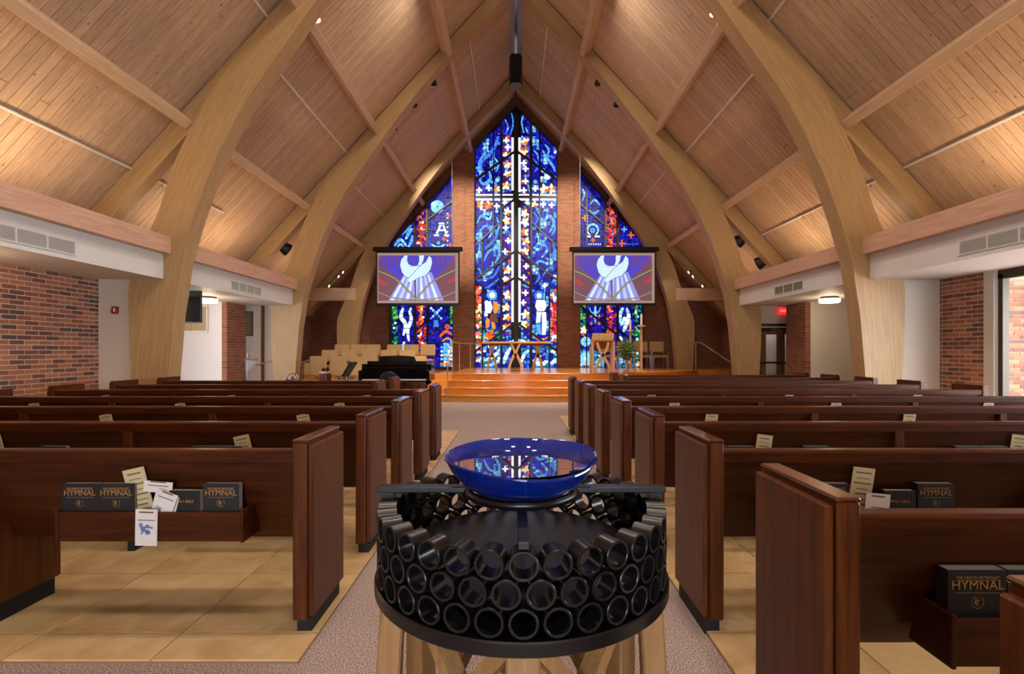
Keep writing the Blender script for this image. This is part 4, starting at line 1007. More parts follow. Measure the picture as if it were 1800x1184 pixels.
t = thing('bar_chimes', 'silver bar chimes hanging from a wooden rail by the left wall', 'chimes', (xh, yh, 0))
MB().tube([(xh-.08, yh, 0), (xh-.08, yh, 1.28)], .012, 8).build('stand', M['steel'], t); MB().lathe([(.16, 0), (.16, .02), (.02, .04)], 16, (xh-.08, yh, 0)).build('base', M['black'], t)
MB().box(xh-.14, xh+.12, yh-.02, yh+.02, 1.1, 1.135).build('rail', M['brown'], t)
for i in range(10): MB().tube([(xh-.1+i*.02, yh-.025, 1.1), (xh-.1+i*.02, yh-.025, .82+.018*i if i < 8 else .95)], .006, 6).build('chime_bar', M['steel'], t)
MB().ball((xh-.06, yh, 1.2), .03, .03, .045, 6).build('finial', M['steel'], t, smooth=True)
# ------------------------------------------------------------------ wall fittings
def grille(lab, s, y0, y1, n, mat):
    x = X0+s*5.66; t = thing('vent_grille', lab, 'vent', (x, (y0+y1)/2, 2.54), group='bulkhead vent grilles')
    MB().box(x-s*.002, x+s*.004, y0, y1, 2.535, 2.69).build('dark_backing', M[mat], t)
    f = M['white']
    for a, b, c, d in ((y0-.02, y1+.02, 2.69, 2.705), (y0-.02, y1+.02, 2.52, 2.535)): MB().box(x-s*.012, x, a, b, c, d).build('frame', f, t)
    for i in range(n+1):
        yy = y0+(y1-y0)*i/n; MB().box(x-s*.012, x, yy-.008, yy+.008, 2.535, 2.69).build('divider', f, t)
    if mat == 'ventdark':
        sm = MB().box(-.004, .004, y0, y1, -.0045, .0045).mesh('slat', f)
        for k in range(8): obj_from('slat', sm, t, (x-s*.006, 0, 2.546+k*.019))
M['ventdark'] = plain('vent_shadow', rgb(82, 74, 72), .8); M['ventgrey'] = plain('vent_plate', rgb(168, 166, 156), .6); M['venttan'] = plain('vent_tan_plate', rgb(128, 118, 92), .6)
grille('long louvred vent on the near left bulkhead', -1, 4.6, 6.55, 5, 'ventdark'); grille('long louvred vent on the near right bulkhead', 1, 4.6, 6.55, 5, 'ventdark')
grille('pale grey vent on the far left bulkhead', -1, 10.15, 11.35, 4, 'ventgrey'); grille('tan vent on the far right bulkhead', 1, 10.1, 11.2, 3, 'venttan')
def drum(x, y, lab, p=16):
    t = thing('ceiling_light', lab, 'ceiling light', (x, y, 2.33), group='round soffit lights')
    MB().lathe([(.17, 2.455), (.185, 2.42), (.185, 2.435)], 28, (x, y, 0)).build('rim', M['bronze'], t)
    MB().lathe([(.0, 2.325), (.17, 2.328), (.195, 2.34), (.2, 2.36), (.2, 2.415), (0, 2.42)], 32, (x, y, 0)).build('diffuser', M['glow'], t, smooth=True)
    point('soffit_lamp', (x, y, 2.22), p, WARM, .12)
drum(-6.55, 10.9, 'glowing round light under the left soffit beside the black television'); drum(6.7, 10.9, 'glowing round light under the right soffit')
drum(-6.35, 5.6, 'glowing round light under the near left soffit, out of frame', 20)
t = thing('television', 'black wall-mounted television beyond the nearest left arch leg', 'television', (-6.6, 9.75, 1.84))
xa, xb = (300-VX)*9.7/F, (352.5-VX)*9.7/F
MB().box(xa-.3, xb, 9.7, 9.76, 1.84, 2.45).build('housing', M['black'], t, bevel=.008); MB().box(xa-.28, xb-.02, 9.694, 9.70, 1.86, 2.43).build('screen', M['gloss'], t)
MB().box(xa-.05, xa+.05, 9.76, 9.82, 2.1, 2.46).build('bracket', M['black'], t)
# tan panelled hatch on the far-left white wall
t = thing('wall_hatch', 'tan panelled hatch in a white frame on the left wall', 'hatch', (X0-7.6, 12.0, 1.75))
hx0, hx1 = X0-8.3, (364-VX)*12/F
for k in range(3):
    a = hx0+(hx1-hx0)*k/3; MB().box(a+.012, a+(hx1-hx0)/3-.012, 11.975, 12.0, 1.78, 2.34).build('panel', M['tan'], t, bevel=.004)
for a in ((hx0-.03, hx1+.03, 1.74, 1.78), (hx0-.03, hx1+.03, 2.34, 2.37), (hx1-.0, hx1+.03, 1.78, 2.34), (hx0-.03, hx0, 1.78, 2.34)): MB().box(a[0], a[1], 11.96, 12.0, a[2], a[3]).build('frame', M['white'], t)
t = thing('fire_alarm', 'small red fire alarm on the white wall by the nearest left arch leg', 'alarm', (0, 0, 0))
c = at(204.5, 545, 8.3); t.location = (c.x, 8.3, c.z); OFF[t.name] = Vector(t.location)
MB().box(c.x-.045, c.x+.045, 8.24, 8.3, c.z-.06, c.z+.06).build('housing', M['red'], t, bevel=.008); MB().box(c.x-.0, c.x+.03, 8.228, 8.24, c.z-.03, c.z+.03).build('strobe', M['paper'], t, bevel=.006); MB().lathe([(.02, 0), (.02, .01), (0, .01)], 12).xf(Matrix.Translation((c.x-.022, 8.24, c.z-.02)) @ Matrix.Rotation(math.pi/2, 4, 'X')).build('sounder', M['red'], t)
t = thing('wall_plaque', 'small olive panel on the wall beside the far left arch leg', 'plaque', tuple(at(437.5, 588, 13.33)))
MB().box(*(at(432, 0, 13.33).x, at(443, 0, 13.33).x), 13.31, 13.35, at(0, 588, 13.33).z, at(0, 549, 13.33).z).build('plate', M['olive'], t, bevel=.004); MB().box(at(431, 0, 13.33).x, at(444, 0, 13.33).x, 13.33, 13.35, at(0, 590, 13.33).z, at(0, 547, 13.33).z).build('rim', M['bronze'], t)
struct(MB().box(at(459, 0, 13.3).x, at(463, 0, 13.3).x, 13.29, 13.36, 0, 2.9).build('trim_1', M['brown']))
# double door under the exit sign
yd = 13.40; dX = lambda px: (px-VX)*yd/F; dZ = lambda py: CH-(py-VY)*yd/F
d = thing('door_1', None, None, (dX(1367), yd, 0)); d['kind'] = 'structure'
x0, x1 = X0+6.30, X0+7.25
for a in ((x0, x0+.07, 0, 2.02), (x1-.07, x1, 0, 2.02), (x0, x1, 1.94, 2.02)): MB().box(a[0], a[1], yd-.08, yd+.06, a[2], a[3]).build('frame', M['bronze'], d)
xm_ = dX(1374.5)
for a, b in ((x0+.07, xm_-.004), (xm_+.004, x1-.07)):
    w = b-a
    lf = MB()
    lf.box(a, a+w*.28, yd-.02, yd+.03, .01, 1.93).box(b-w*.22, b, yd-.02, yd+.03, .01, 1.93).box(a+w*.28, b-w*.22, yd-.02, yd+.03, 1.74, 1.93).box(a+w*.28, b-w*.22, yd-.02, yd+.03, .01, .5)
    o = lf.build('door_leaf', M['brown'], d); MB().box(a+w*.28, b-w*.22, yd, yd+.008, .5, 1.74).build('pane', M['glass'], o); MB().box(a+.02, b-.02, yd-.08, yd-.03, .98, 1.03).build('push_bar', M['black'], o, bevel=.008); MB().box(a+w*.1, a+w*.5, yd-.06, yd-.02, 1.83, 1.89).build('closer', M['black'], o, bevel=.006)
struct(MB().box(6.2, 8.4, 13.95, 14.05, -.1, 2.9).build('wall_corridor', M['paper']))
area('corridor_light', (6.9, 13.7, 2.6), (0, 0, 0), .8, .3, 8, (1, .95, .9))
t = thing('exit_sign', 'glowing red exit sign above the double doors', 'exit sign', (dX(1372.5), yd-.1, dZ(552)))
MB().box(dX(1366), dX(1379), yd-.13, yd-.05, dZ(553), dZ(541)).build('housing', M['exit'], t, bevel=.008)
tm_ = text_mesh('EXIT', .075); tm_.materials.append(M['exitt']); o = obj_from('lettering', tm_, t, (dX(1372.5), yd-.132, dZ(547)), (math.pi/2, 0, 0))
# ------------------------------------------------------------------ sprinkler pipes under the boards
def pipe(x, y0, y1, lab, elbow=None):
    z = roofz(x-X0)-.05
    t = thing('sprinkler_pipe', lab, 'pipe', (x, y0, z), group='sprinkler pipes on the ceiling')
    MB().tube([(x, y0, z), (x, y1, z)], .021, 8).build('pipe', M['white'], t, smooth=True)
    yy = y0+.5
    while yy < y1:
        MB().tube([(x, yy, z), (x, yy, z-.05), (x, yy, z-.06)], [.009, .009, .018], 6).build('sprinkler_head', M['steel'], t)
        MB().box(x-.012, x+.012, yy+.25, yy+.28, z, z+.045).build('hanger', M['grey'], t); yy += 2.1
pipe(X0-6.22, 3.5, YA+.04, 'lowest pale pipe on the nearest left roof bay'); pipe(X0+6.22, 3.5, YA+.04, 'lowest pale pipe on the nearest right roof bay')
pipe(X0-4.0, 4.5, YA, 'upper pale pipe on the nearest left roof bay'); pipe(X0+4.05, 4.5, YA, 'upper pale pipe on the nearest right roof bay')
pipe(X0-6.22, YA+.3, YB-2.1, 'lowest pale pipe on the middle left roof bay'); pipe(X0+6.22, YA+.3, YB, 'lowest pale pipe on the middle right roof bay')
pipe(X0-4.3, YA+.32, YB, 'upper pale pipe on the middle left roof bay'); pipe(X0+4.3, YA+.32, YB, 'upper pale pipe on the middle right roof bay')
pipe(X0-1.25, YB+.3, YC, 'pale pipe left of the ridge in the far roof bay'); pipe(X0+.85, YB+.3, YC, 'pale pipe right of the ridge in the far roof bay')
pipe(X0-4.6, YB+.3, YC, 'lower pale pipe on the far left roof bay'); pipe(X0+4.25, YB+.3, YC, 'lower pale pipe on the far right roof bay')
# ------------------------------------------------------------------ spotlights
def spot_can(loc, aim, lab, lit=False, mat='black', r=.085, l=.2, arm=None, cat='spotlight', grp='spotlights on the arches', power=0, ang=60):
    loc = Vector(loc); d = (Vector(aim)-loc).normalized()
    t = thing('spotlight', lab, cat, loc, group=grp)
    q = d.to_track_quat('Z', 'Y').to_matrix().to_4x4()
    can_ = MB().lathe([(.03, -l*.6), (r*.55, -l*.55), (r, l*.35), (r, l*.5), (r*.9, l*.5), (r*.9, l*.4)], 18).xf(Matrix.Translation(loc) @ q).build('can', M[mat], t, smooth=.6)
    MB().lathe([(0, l*.38), (r*.88, l*.38), (r*.88, l*.41), (0, l*.41)], 18).xf(Matrix.Translation(loc) @ q).build('lens', M['bulb'] if lit else M['gloss'], can_)
    if arm: MB().tube([loc, Vector(arm)], .014, 6).build('bracket', M[mat], t)
    if power: spot('lamp_of_spotlight', loc+d*(l*.6), aim, power, SOFTW, ang, .8, .05)
spot_can(at(555, 26, 8.7), (-2.2, 8.2, 0), 'lit cone downlight on the nearest arch, left of the ridge', True, 'oak', .075, .2, at(560, 0, 8.55), power=220, ang=95)
spot_can(at(1256, 16, 8.7), (2.2, 8.2, 0), 'lit cone downlight on the nearest arch, right of the ridge', True, 'oak', .075, .2, at(1252, -8, 8.55), power=220, ang=95)
for i, (px, py, lab) in enumerate(((762, 143, 'uppermost black spotlight behind the left half of the middle arch'), (727, 181, 'middle black spotlight behind the left half of the middle arch'), (693, 222, 'lowest black spotlight behind the left half of the middle arch'), (1051, 143, 'upper black spotlight behind the right half of the middle arch'), (1084, 181, 'lower black spotlight behind the right half of the middle arch'))):
    c = at(px, py, 13.45); spot_can(c, ((-.9, 14.8, .7), (-2.0, 19.4, 5.9), (-4, 16.5, .7), (2.1, 19.4, 5.9), (2.2, 15, .7))[i], lab, False, 'black', .08, .18, c+Vector((math.copysign(.1, c.x), -.2, .12)), power=(1500, 3200, 900, 3200, 1500)[i], ang=(60, 40, 60, 40, 60)[i])
for px, py, y, lab in ((498, 434, 13.5, 'black stage light between the far left arch leg and its rafter'), (1304, 420, 13.5, 'upper black stage light between the far right arch leg and its rafter'), (1341, 459, 13.4, 'lower black stage light between the far right arch leg and its rafter')):
    c = at(px, py, y); spot_can(c, (c.x*.3, 17.5, 1), lab, False, 'black', .17, .3, c+Vector((math.copysign(.12, c.x), -.1, .3)))
for s in (-1, 1):
    side = 'left' if s < 0 else 'right'
    a, b = Vector((X0+s*5.55, 17.72, 4.55)), Vector((X0+s*6.55, 17.72, 3.55))
    t = thing('light_track', 'sloping track rail on the %s leg of the chancel arch' % side, 'light track', b, group='light tracks')
    MB().bar([a, b], .035, .03, (0, 1, 0)).build('rail', M['steel'], t)
    for e in (a, b): MB().tube([e, e+Vector((0, .1, .06))], .012, 6).build('bracket', M['steel'], t)
    for k, f in enumerate((.45, .6, .93)):
        c = a.lerp(b, f)+Vector((0, -.1, -.06))
        spot_can(c, (0, 17, 1.2), '%s lamp on the %s track beside the chancel arch' % (('upper', 'middle', 'lower')[k], side), True, 'steel', .05, .13, a.lerp(b, f), grp='track lamps', power=38, ang=50)
# black loudspeaker hanging from the ridge
ysp = 16.0; zs0, zs1 = at(0, 149, ysp).z, at(0, 98, ysp).z
t = thing('loudspeaker', 'black loudspeaker hanging from the roof ridge', 'speaker', (X0, ysp, zs0))
MB().prism([(X0-.2, ysp+.2), (X0-.2, ysp), (X0-.13, ysp-.14), (X0+.13, ysp-.14), (X0+.2, ysp), (X0+.2, ysp+.2)], 'z', zs0, zs1).build('cabinet', M['black'], t, bevel=.015)
MB().box(X0-.12, X0+.12, ysp-.15, ysp-.14, zs0+.05, zs1-.05).build('grille', M['kick'], t)
for sx in (-1, 1): MB().tube([(X0+sx*.15, ysp, zs1), (X0+sx*.15, ysp, RZ-.2)], .01, 6).build('hanging_rod', M['steel'], t)
# square pendant housings made up for the added nave fill lamps
for y, ord_ in ((6.0, 'near'), (10.4, 'far')):
    for s in (-1, 1):
        x = X0+s*1.35
        t = thing('fill_lamp_housing', 'square black pendant housing made up for a nave fill lamp, %s %s one' % (ord_, 'left' if s < 0 else 'right'), 'pendant light', (x, y, 8.72), group='housings of added fill lamps')
        MB().box(x-.27, x+.27, y-.27, y+.27, 8.72, 8.84).build('housing', M['black'], t, bevel=.015)
        for dx in (-.2, .2): MB().tube([(x+dx, y, 8.84), (x+dx, y, roofz(1.35+s*dx)+.02)], .006, 6).build('rod', M['steel'], t)
# ------------------------------------------------------------------ pews
PT = .92
def back_profile():   # (dy from the rear corner, z)
    rear = [(.035, .80), (.045, .72), (.075, .62), (.115, .52), (.16, .44), (.205, .385)]
    front = [(.225, .40), (.182, .455), (.138, .535), (.1, .63), (.07, .73), (.06, .80)]
    return rear+front
ME = {}
def pew_meshes():
    # end panel facing +X side out (mirrored for the other end)
    ME['end'] = MB().box(-.065, 0, .0, .44, .075, .885).mesh('end_panel', M['pewv'], bevel=.006)
    ME['face'] = MB().box(0, .026, .014, .428, .085, .872).mesh('end_facing', M['pewv'], bevel=.005)
    ME['cap'] = MB().box(-.066, .003, -.001, .441, .884, .898).mesh('end_cap', M['pewy'], bevel=.005)
    ME['kick'] = MB().box(-.055, .012, .03, .40, 0, .076).mesh('kick_block', M['kick'])
    ME['div'] = MB().prism([(.03, .83), (.012, .8), (.012, .40), (.02, .10), (.43, .10), (.43, .46), (.2, .50), (.1, .7), (.07, .83)], 'x', -.03, .03).mesh('divider', M['pewv'], bevel=.005)
    ME['divkick'] = MB().box(-.022, .022, .05, .40, 0, .102).mesh('kick_block', M['kick'])
    L = .85
    ME['rackf'] = MB().prism([(-.012, .44), (.003, .44), (.0, .572), (-.015, .572)], 'x', -L/2, L/2).mesh('rack_front', M['pew'], bevel=.003)
    ME['rackb'] = MB().box(-L/2+.012, L/2-.012, 0, .13, .44, .49).mesh('rack_floor', M['pew'])
    ME['racks'] = MB().prism([(-.018, .436), (.14, .436), (.10, .585), (-.02, .585)], 'x', -.007, .007).mesh('rack_side', M['pew'], bevel=.003)
M['pewy'] = wood('dark_cherry_cap', rgb(58, 24, 8), rgb(90, 44, 16), .2, (12, .8, 12), 3.2, .06, 0, 'Object', .6, 1.0, .01)
pew_meshes()
RK = []   # rack places: (pew k, side, index, x centre, y rear)
def pew(k, xa, xb, lab, divs, outer=True):
    """xa: aisle-side face, xb: wall-side face; y of the rear corner from the row number"""
    yr = PT*k-.435; s = 1 if xb > xa else -1
    t = thing('pew', lab, 'pew', ((xa+xb)/2, yr, 0), group='dark cherry pews')
    def put(n, me, x, flip=1):
        o = obj_from(n, me, t, (x, yr, 0)); o.scale = (flip, 1, 1); return o
    def sub_(n, me, par, loc=(0, 0, 0)):
        q = bpy.data.objects.new(n, me); link(q, par); q.location = loc
    for x, fl in ((xa, -s), (xb, s)):
        e = put('end_panel', ME['end'], x-fl*.026, fl)
        sub_('end_facing', ME['face'], e); sub_('end_cap', ME['cap'], e); sub_('kick_block', ME['kick'], e)
    x0, x1 = min(xa, xb)+.09, max(xa, xb)-.09
    MB().prism([(yr+p, q) for p, q in back_profile()], 'x', x0, x1).build('back', M['pew'], t, smooth=.6)
    MB().prism([(yr+.012, .787), (yr+.075, .787), (yr+.078, .835), (yr+.07, .849), (yr+.018, .849), (yr+.008, .84)], 'x', x0, x1).build('top_rail', M['pew'], t, bevel=.003)
    MB().prism([(yr+.20, .40), (yr+.43, .43), (yr+.43, .455), (yr+.19, .425)], 'x', x0, x1).build('seat', M['pew'], t, bevel=.004)
    for d in divs: sub_('kick_block', ME['divkick'], put('divider', ME['div'], d))
    edges = sorted([x0, x1]+list(divs), key=lambda v: v*s)
    for i in range(len(edges)-1):
        c = (edges[i]+edges[i+1])/2-(s*.09 if i == 0 else 0)
        if abs(edges[i+1]-edges[i]) < 1.2: continue
        if k <= 7:
            o = put('book_rack', ME['rackf'], c); sub_('rack_floor', ME['rackb'], o)
            for e in (-1, 1): sub_('rack_side', ME['racks'], o, (e*.418, 0, 0))
        RK.append((k, s, i, c, yr))
    return t
nth = ['nearest', 'second', 'third', 'fourth', 'fifth', 'sixth', 'seventh', 'eighth', 'ninth', 'tenth', 'eleventh']
PN = {}
for j, k in enumerate(range(3, 10)):
    nm = '%s left pew from the camera' % nth[j] if j else 'nearest left pew'
    PN[k, -1] = nm
    pew(k, -.92 if k < 8 else -1.85, -5.5, ('dark cherry wooden pew, '+nm) if k < 8 else 'short dark cherry front pew, '+('behind' if k == 8 else 'closest to')+' the piano side on the left', (-2.47, -4.02))
for j, k in enumerate(range(1, 12)):
    nm = '%s right pew from the camera' % nth[j] if j else 'nearest right pew'
    PN[k, 1] = nm
    lab = 'dark cherry wooden pew, '+nm
    if k == 10: lab = 'short dark cherry pew in second front row on the right'
    if k == 11: lab = 'short dark cherry pew in very front row on the right'
    pew(k, .86 if k < 10 else 1.86, 5.58, lab, (2.45, 3.99))
# ------------------------------------------------------------------ books and cards in the racks
HW, HH, HD = .163, .205, .040
TX = {}
TX['hymnal'] = text_mesh('HYMNAL', .036); TX['method'] = text_mesh('THE UNITED METHODIST', .0105); TX['bible'] = text_mesh('HOLY BIBLE', .0165)
for m_ in TX.values(): m_.materials.append(M['gold'])
hy = {}
hy['cover'] = MB().box(-HW/2, HW/2, -HD/2, -HD/2+.004, 0, HH).box(-HW/2, HW/2, HD/2-.004, HD/2, 0, HH).box(-HW/2, -HW/2+.004, -HD/2, HD/2, 0, HH).mesh('cover', M['book'], bevel=.001)
hy['pages'] = MB().box(-HW/2+.004, HW/2-.002, -HD/2+.004, HD/2-.004, .003, HH-.001).mesh('page_block', M['pagesg'])
hy['rule'] = MB().box(-.062, .062, -.0006, 0, -.0006, .0006).mesh('rule', M['gold'])
em = MB()
for i in range(20):
    a, b = 2*math.pi*i/20, 2*math.pi*(i+1)/20
    if 3 <= i <= 5: continue
    em.add([(r*math.cos(q), 0, r*math.sin(q)) for r, q in ((.0165, a), (.0178, a), (.0178, b), (.0165, b))], [(0, 1, 2, 3)])
em.add([(-.001, 0, -.011), (.001, 0, -.011), (.001, 0, .013), (-.001, 0, .013)], [(0, 1, 2, 3)]).add([(-.006, 0, .004), (.006, 0, .004), (.006, 0, .006), (-.006, 0, .006)], [(0, 1, 2, 3)])
em.add([(-.003, 0, -.01), (-.009, 0, -.002), (-.0065, 0, .006), (-.009, 0, .014), (-.004, 0, .008), (-.0035, 0, 0)], [(0, 1, 2, 3, 4, 5)])
hy['emblem'] = em.mesh('emblem', M['gold'])
def make_hymnal():
    t = thing('hymnal', 'x', 'book', local=True)
    c_ = obj_from('cover', hy['cover'], t); obj_from('page_block', hy['pages'], t)
    for me, z in ((TX['method'], .184), (TX['hymnal'], .163)): obj_from('title_lettering', me, c_, (0, -HD/2-.0008, z), (math.pi/2, 0, 0))
    obj_from('rule', hy['rule'], c_, (0, -HD/2-.0004, .143)); obj_from('rule', hy['rule'], c_, (0, -HD/2-.0004, .177)); obj_from('emblem', hy['emblem'], c_, (0, -HD/2-.0006, .117))
    return t
BW, BH, BD = .14, .175, .034
bi = {}
bi['cover'] = MB().box(-BW/2, BW/2, -BD/2, -BD/2+.003, 0, BH).box(-BW/2, BW/2, BD/2-.003, BD/2, 0, BH).box(-BW/2, -BW/2+.003, -BD/2, BD/2, 0, BH).mesh('cover', M['book'], bevel=.001)
bi['pages'] = MB().box(-BW/2+.003, BW/2-.004, -BD/2+.003, BD/2-.003, .002, BH-.003).mesh('page_block', M['pages'])
def make_bible():
    t = thing('bible', 'x', 'book', local=True)
    c_ = obj_from('cover', bi['cover'], t); obj_from('page_block', bi['pages'], t); obj_from('title_lettering', TX['bible'], c_, (0, -BD/2-.0008, .125), (math.pi/2, 0, 0))
    return t
def card(name, lab, w, h, mat, loc, rot, lines=0, extra=None, group='cards in the pew racks', d=.004):
    t = thing(name, lab, 'card', loc, rot, group, local=True)
    MB().box(-w/2, w/2, -d/2, d/2, 0, h).build('sheet', M[mat], t)
    if lines:
        b = MB()
        for i in range(lines):
            z = h*(.9-.62*i/max(lines, 1)); ww = w*R.uniform(.25, .42); hh = .004 if i % 2 else .007
            b.add([(-ww, -d/2-.0005, z), (ww, -d/2-.0005, z), (ww, -d/2-.0005, z+hh), (-ww, -d/2-.0005, z+hh)], [(0, 1, 2, 3)])
        o = b.build('printed_lines', M['ink'], t); o['kind'] = 'stuff'
    if extra: extra(t, w, h, d)
    return t
H0 = B0 = None
LEAN = .0
def place(kind, x, y, z, lab, grp, tilt=0):
    global H0, B0
    if kind == 'h':
        o = H0 if H0 is None else copy_tree(H0)
        if o is None: o = H0 = make_hymnal()
    else:
        o = B0 if B0 is None else copy_tree(B0)
        if o is None: o = B0 = make_bible()
    o.location = (x, y, z); o.rotation_euler = (LEAN, tilt, R.uniform(-.03, .03)); o['label'] = lab; o['group'] = grp
def photo_flyer(t, w, h, d):
    MB().box(-w*.45, w*.45, -d/2-.0012, -d/2, h*.06, h*.30).build('printed_photo', M['amber'], t); MB().box(-w*.45, w*.45, -d/2-.0012, -d/2, h*.0, h*.06).build('printed_band', M['navy'], t)
def blue_print(t, w, h, d):
    b = MB()
    for i in range(16):
        cx, cz, q = R.uniform(-.28, .28)*w, h*R.uniform(.34, .58), R.uniform(.004, .010)
        b.add([(cx+q*math.cos(a), -d/2-.0006, cz+q*math.sin(a)) for a in [i+2*math.pi*j/7 for j in range(7)]], [list(range(7))])
    o = b.build('printed_drawing', M['inkblue'], t); o['kind'] = 'stuff'
for (k, s, i, c, yr) in RK:
    if k == 1: continue
    seg = ('aisle-side', 'middle', 'wall-side')[i]
    rk = '%s rack, %s' % (seg, PN[k, s])
    z = .491; yb = yr+.028
    if abs(c)*900/max(yr, .3) > 1700: continue
    if k <= 4:
        for nm, dx in (('first', -.333), ('second', -.167), ('last', .31)): place('h', c+dx, yb, z, 'black hymnal, %s in the %s' % (nm, rk), 'black hymnals')
        place('b', c+.145, yb-.004, z, 'small black Bible in the '+rk, 'black bibles')
    if k <= 7:
        tl_ = .12 if s > 0 else -.22
        card('welcome_card', 'tall cream card in the '+rk, .10, .275 if k <= 4 else .30, 'cream', (c-.035+R.uniform(-.015, .015), yb+.012, z+.002), (LEAN+.05, tl_, 0), 7, photo_flyer if s > 0 else None, 'tall cream cards')
    if k <= 4:
        card('envelope', 'small white envelope in the '+rk, .11, .16, 'paper', (c+.03, yb-.022, z+.002), (LEAN, .25 if s < 0 else .1, 0), 2, None, 'white envelopes', .002)
    if k == 3 and s < 0 and i == 0:
        card('pledge_card', 'pale tilted card beside the Bible in the nearest left rack', .095, .075, 'paper', (c+.055, yb-.034, z+.10), (LEAN, .35, 0), 2, None)
        card('note_card', 'pale horizontal card leaning over the cream card in nearest left rack', .13, .05, 'paper', (c+.02, yb-.016, z+.165), (LEAN, .08, 0), 2, None)
        card('hanging_flyer', 'white flyer with a blue drawing hanging over the nearest left rack', .098, .165, 'paper', (c-.01, yr-.02, .425), (.02, .03, 0), 3, blue_print)
# ------------------------------------------------------------------ baptismal font
FX, FY = .02, 1.60; FR = .435
font = thing('baptismal_font', 'round font of stacked black pipes on crossed wooden legs in the aisle', 'font', (FX, FY, 0))
M['font_oak'] = wood('shaded_oak', rgb(146, 104, 62), rgb(176, 134, 88), .45, (10, 10, .9), 3.0, .05)  # oak with the shade under the font put into its colour
M['font_disc'] = plain('black_disc', rgb(10, 9, 12), .32, spec=.5)
MB().lathe([(FR+.004, .603), (FR+.008, .607), (FR+.008, .636), (FR+.004, .640), (FR-.10, .640), (FR-.10, .603)], 72, (FX, FY, 0), close=True).build('base_ring', M['font_disc'], font, smooth=.5)
MB().lathe([(0, .628), (FR-.09, .628), (FR-.09, .636), (0, .636)], 64, (FX, FY, 0)).build('base_plate', M['font_disc'], font)
MB().lathe([(0, .690), (.355, .690), (.358, .694), (.355, .698), (0, .698)], 64, (FX, FY, 0)).build('inner_disc', M['font_disc'], font)
for i in range(6):
    a = i*math.pi/3+.3; MB().tube([(FX+.26*math.cos(a), FY+.26*math.sin(a), .636), (FX+.26*math.cos(a), FY+.26*math.sin(a), .691)], .012, 8).build('spacer', M['font_disc'], font)
TRo, TRi, TL = .0355, .0285, .055
n = 12*2
def tube_mesh():
    b = MB(); N = 28
    prof = [(TRo-.0012, 0), (TRo, .0012), (TRo, TL), (TRi, TL), (TRi, .0012), (TRi+.0012, 0)]
    b.lathe(prof, N, close=True)
    return b.xf(Matrix.Rotation(math.pi/2, 4, 'Y')).mesh('pipe', M['pvc'], smooth=.5)
tme = tube_mesh(); NT = 34
for row in range(3):
    z = .642+TRo+row*.066
    for i in range(NT):
        a = -math.pi/2+2*math.pi*(i+(.5 if row == 1 else 0))/NT
        # local +x of the mesh points inward from the outer mouth
        o = obj_from('pipe', tme, font, (FX+FR*math.cos(a), FY+FR*math.sin(a), z), (0, 0, a+math.pi))
zt = .642+TRo*2+.132
# cross bars carrying the bowl
for s in (-1, 1):
    b = MB().box(FX+s*.16, FX+s*.447, FY-.02, FY+.02, zt+.018, zt+.036).build('cross_bar', M['font_disc'], font, bevel=.002)
    MB().box(FX+s*.395, FX+s*.435, FY-.018, FY+.018, zt-.004, zt+.018).build('bar_foot', M['font_disc'], b)
    b = MB().box(FX-.013, FX+.013, FY+s*.16, FY+s*.44, zt+.004, zt+.022).build('cross_bar', M['font_disc'], font, bevel=.002)
rg = MB()
rg.tube([(FX+.165*math.cos(q), FY+.165*math.sin(q), zt+.022) for q in [2*math.pi*i/48 for i in range(49)]], .014, 10, cap=False)
rg.build('bowl_ring', M['font_disc'], font, smooth=True)
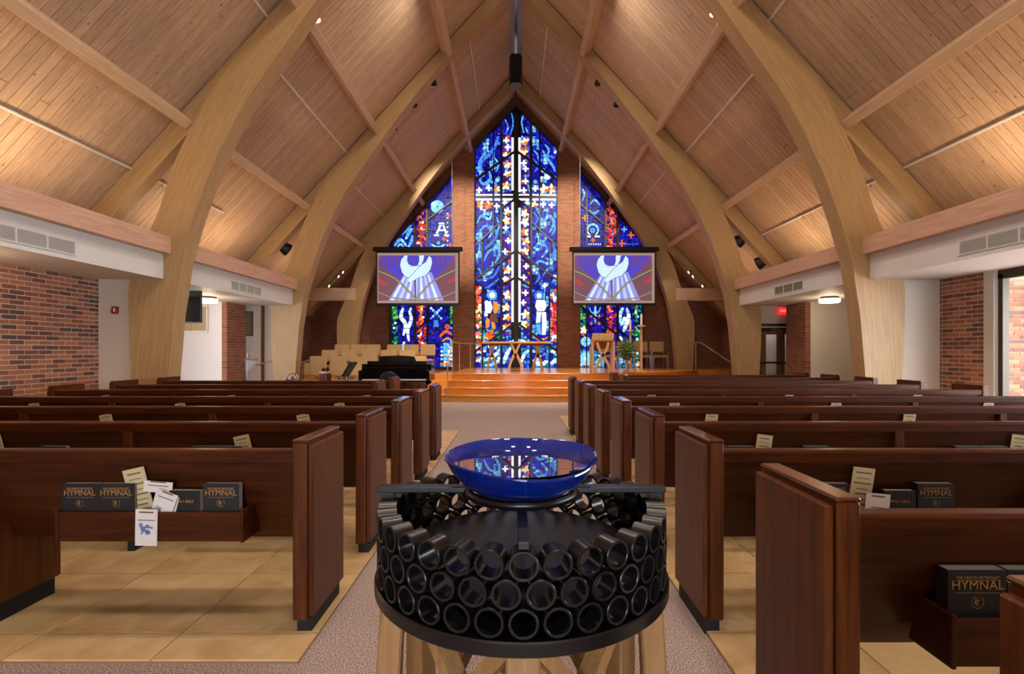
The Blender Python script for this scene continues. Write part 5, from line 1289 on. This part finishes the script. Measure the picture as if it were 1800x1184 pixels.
# legs: three posts and curved crossing braces
for a in (-90, 30, 150, 185, -5, 90):
    q = math.radians(a); r1, r0 = (.335 if a in (-90, 90) else .385), .40
    x1, y1, x2, y2 = FX+r1*math.cos(q), FY+r1*math.sin(q), FX+r0*math.cos(q), FY+r0*math.sin(q)
    MB().bar(curve([(x2, y2, 0), (x1+.02*math.cos(q), y1+.02*math.sin(q), .3), (x1, y1, .603)], 4), .085, .07, (-math.sin(q), math.cos(q), 0)).build('leg', M['font_oak'], font, bevel=.006)
for a, b in ((-90, -5), (-90, 185), (90, -5), (90, 185)):
    qa, qb = math.radians(a), math.radians(b); pa = Vector((FX+.33*math.cos(qa), FY+.33*math.sin(qa), 0)); pb = Vector((FX+.33*math.cos(qb), FY+.33*math.sin(qb), 0))
    for f, g in ((pa, pb), (pb, pa)):
        MB().bar(curve([f+Vector((0, 0, .60)), f.lerp(g, .35)+Vector((0, 0, .42)), f.lerp(g, .8)+Vector((0, 0, .18)), g+Vector((0, 0, .02))], 5), .055, .04, (pb-pa).normalized().cross(Vector((0, 0, 1)))).build('brace', M['font_oak'], font)
# cobalt glass bowl with water
def cobalt():
    m, nt, b, N, L = nodes('cobalt_glass')
    b.inputs['Base Color'].default_value = (.004, .045, .62, 1); b.inputs['Roughness'].default_value = .03; b.inputs['IOR'].default_value = 1.5
    b.inputs['Transmission Weight'].default_value = .7; b.inputs['Specular IOR Level'].default_value = .6; b.inputs['Coat Weight'].default_value = .4; b.inputs['Coat Roughness'].default_value = .02
    return m
M['cobalt'] = cobalt()
def water():
    m, nt, b, N, L = nodes('font_water')
    b.inputs['Base Color'].default_value = (.008, .012, .09, 1); b.inputs['Roughness'].default_value = 0.0; b.inputs['IOR'].default_value = 1.6
    b.inputs['Coat Weight'].default_value = 1.0; b.inputs['Coat Roughness'].default_value = 0.0; b.inputs['Coat IOR'].default_value = 1.9
    return m
M['water'] = water()
BX, BY, BZ = .018, 1.60, zt+.013
bowl = thing('glass_bowl', 'cobalt blue glass bowl of water resting on the font', 'bowl', (BX, BY, BZ))
def wv(t, r):
    return (.016*math.sin(t)+.006*math.sin(2*t+.7)+.004*math.cos(3*t))*max(0, (r-.12)/.115)**2
prof_o = [(.0, .0), (.10, .002), (.15, .018), (.188, .046), (.215, .078), (.233, .110), (.2365, .1155)]
prof_i = [(.2355, .1195), (.229, .1185), (.2085, .088), (.180, .054), (.145, .027), (.10, .011), (0, .009)]
MB().lathe(prof_o+prof_i, 96, (BX, BY, BZ), wave=wv).build('bowl', M['cobalt'], bowl, smooth=True)
MB().lathe([(0, .0995), (.2125, .0995), (.2115, .0985), (0, .0985)], 72, (BX, BY, BZ)).build('water', M['water'], bowl)
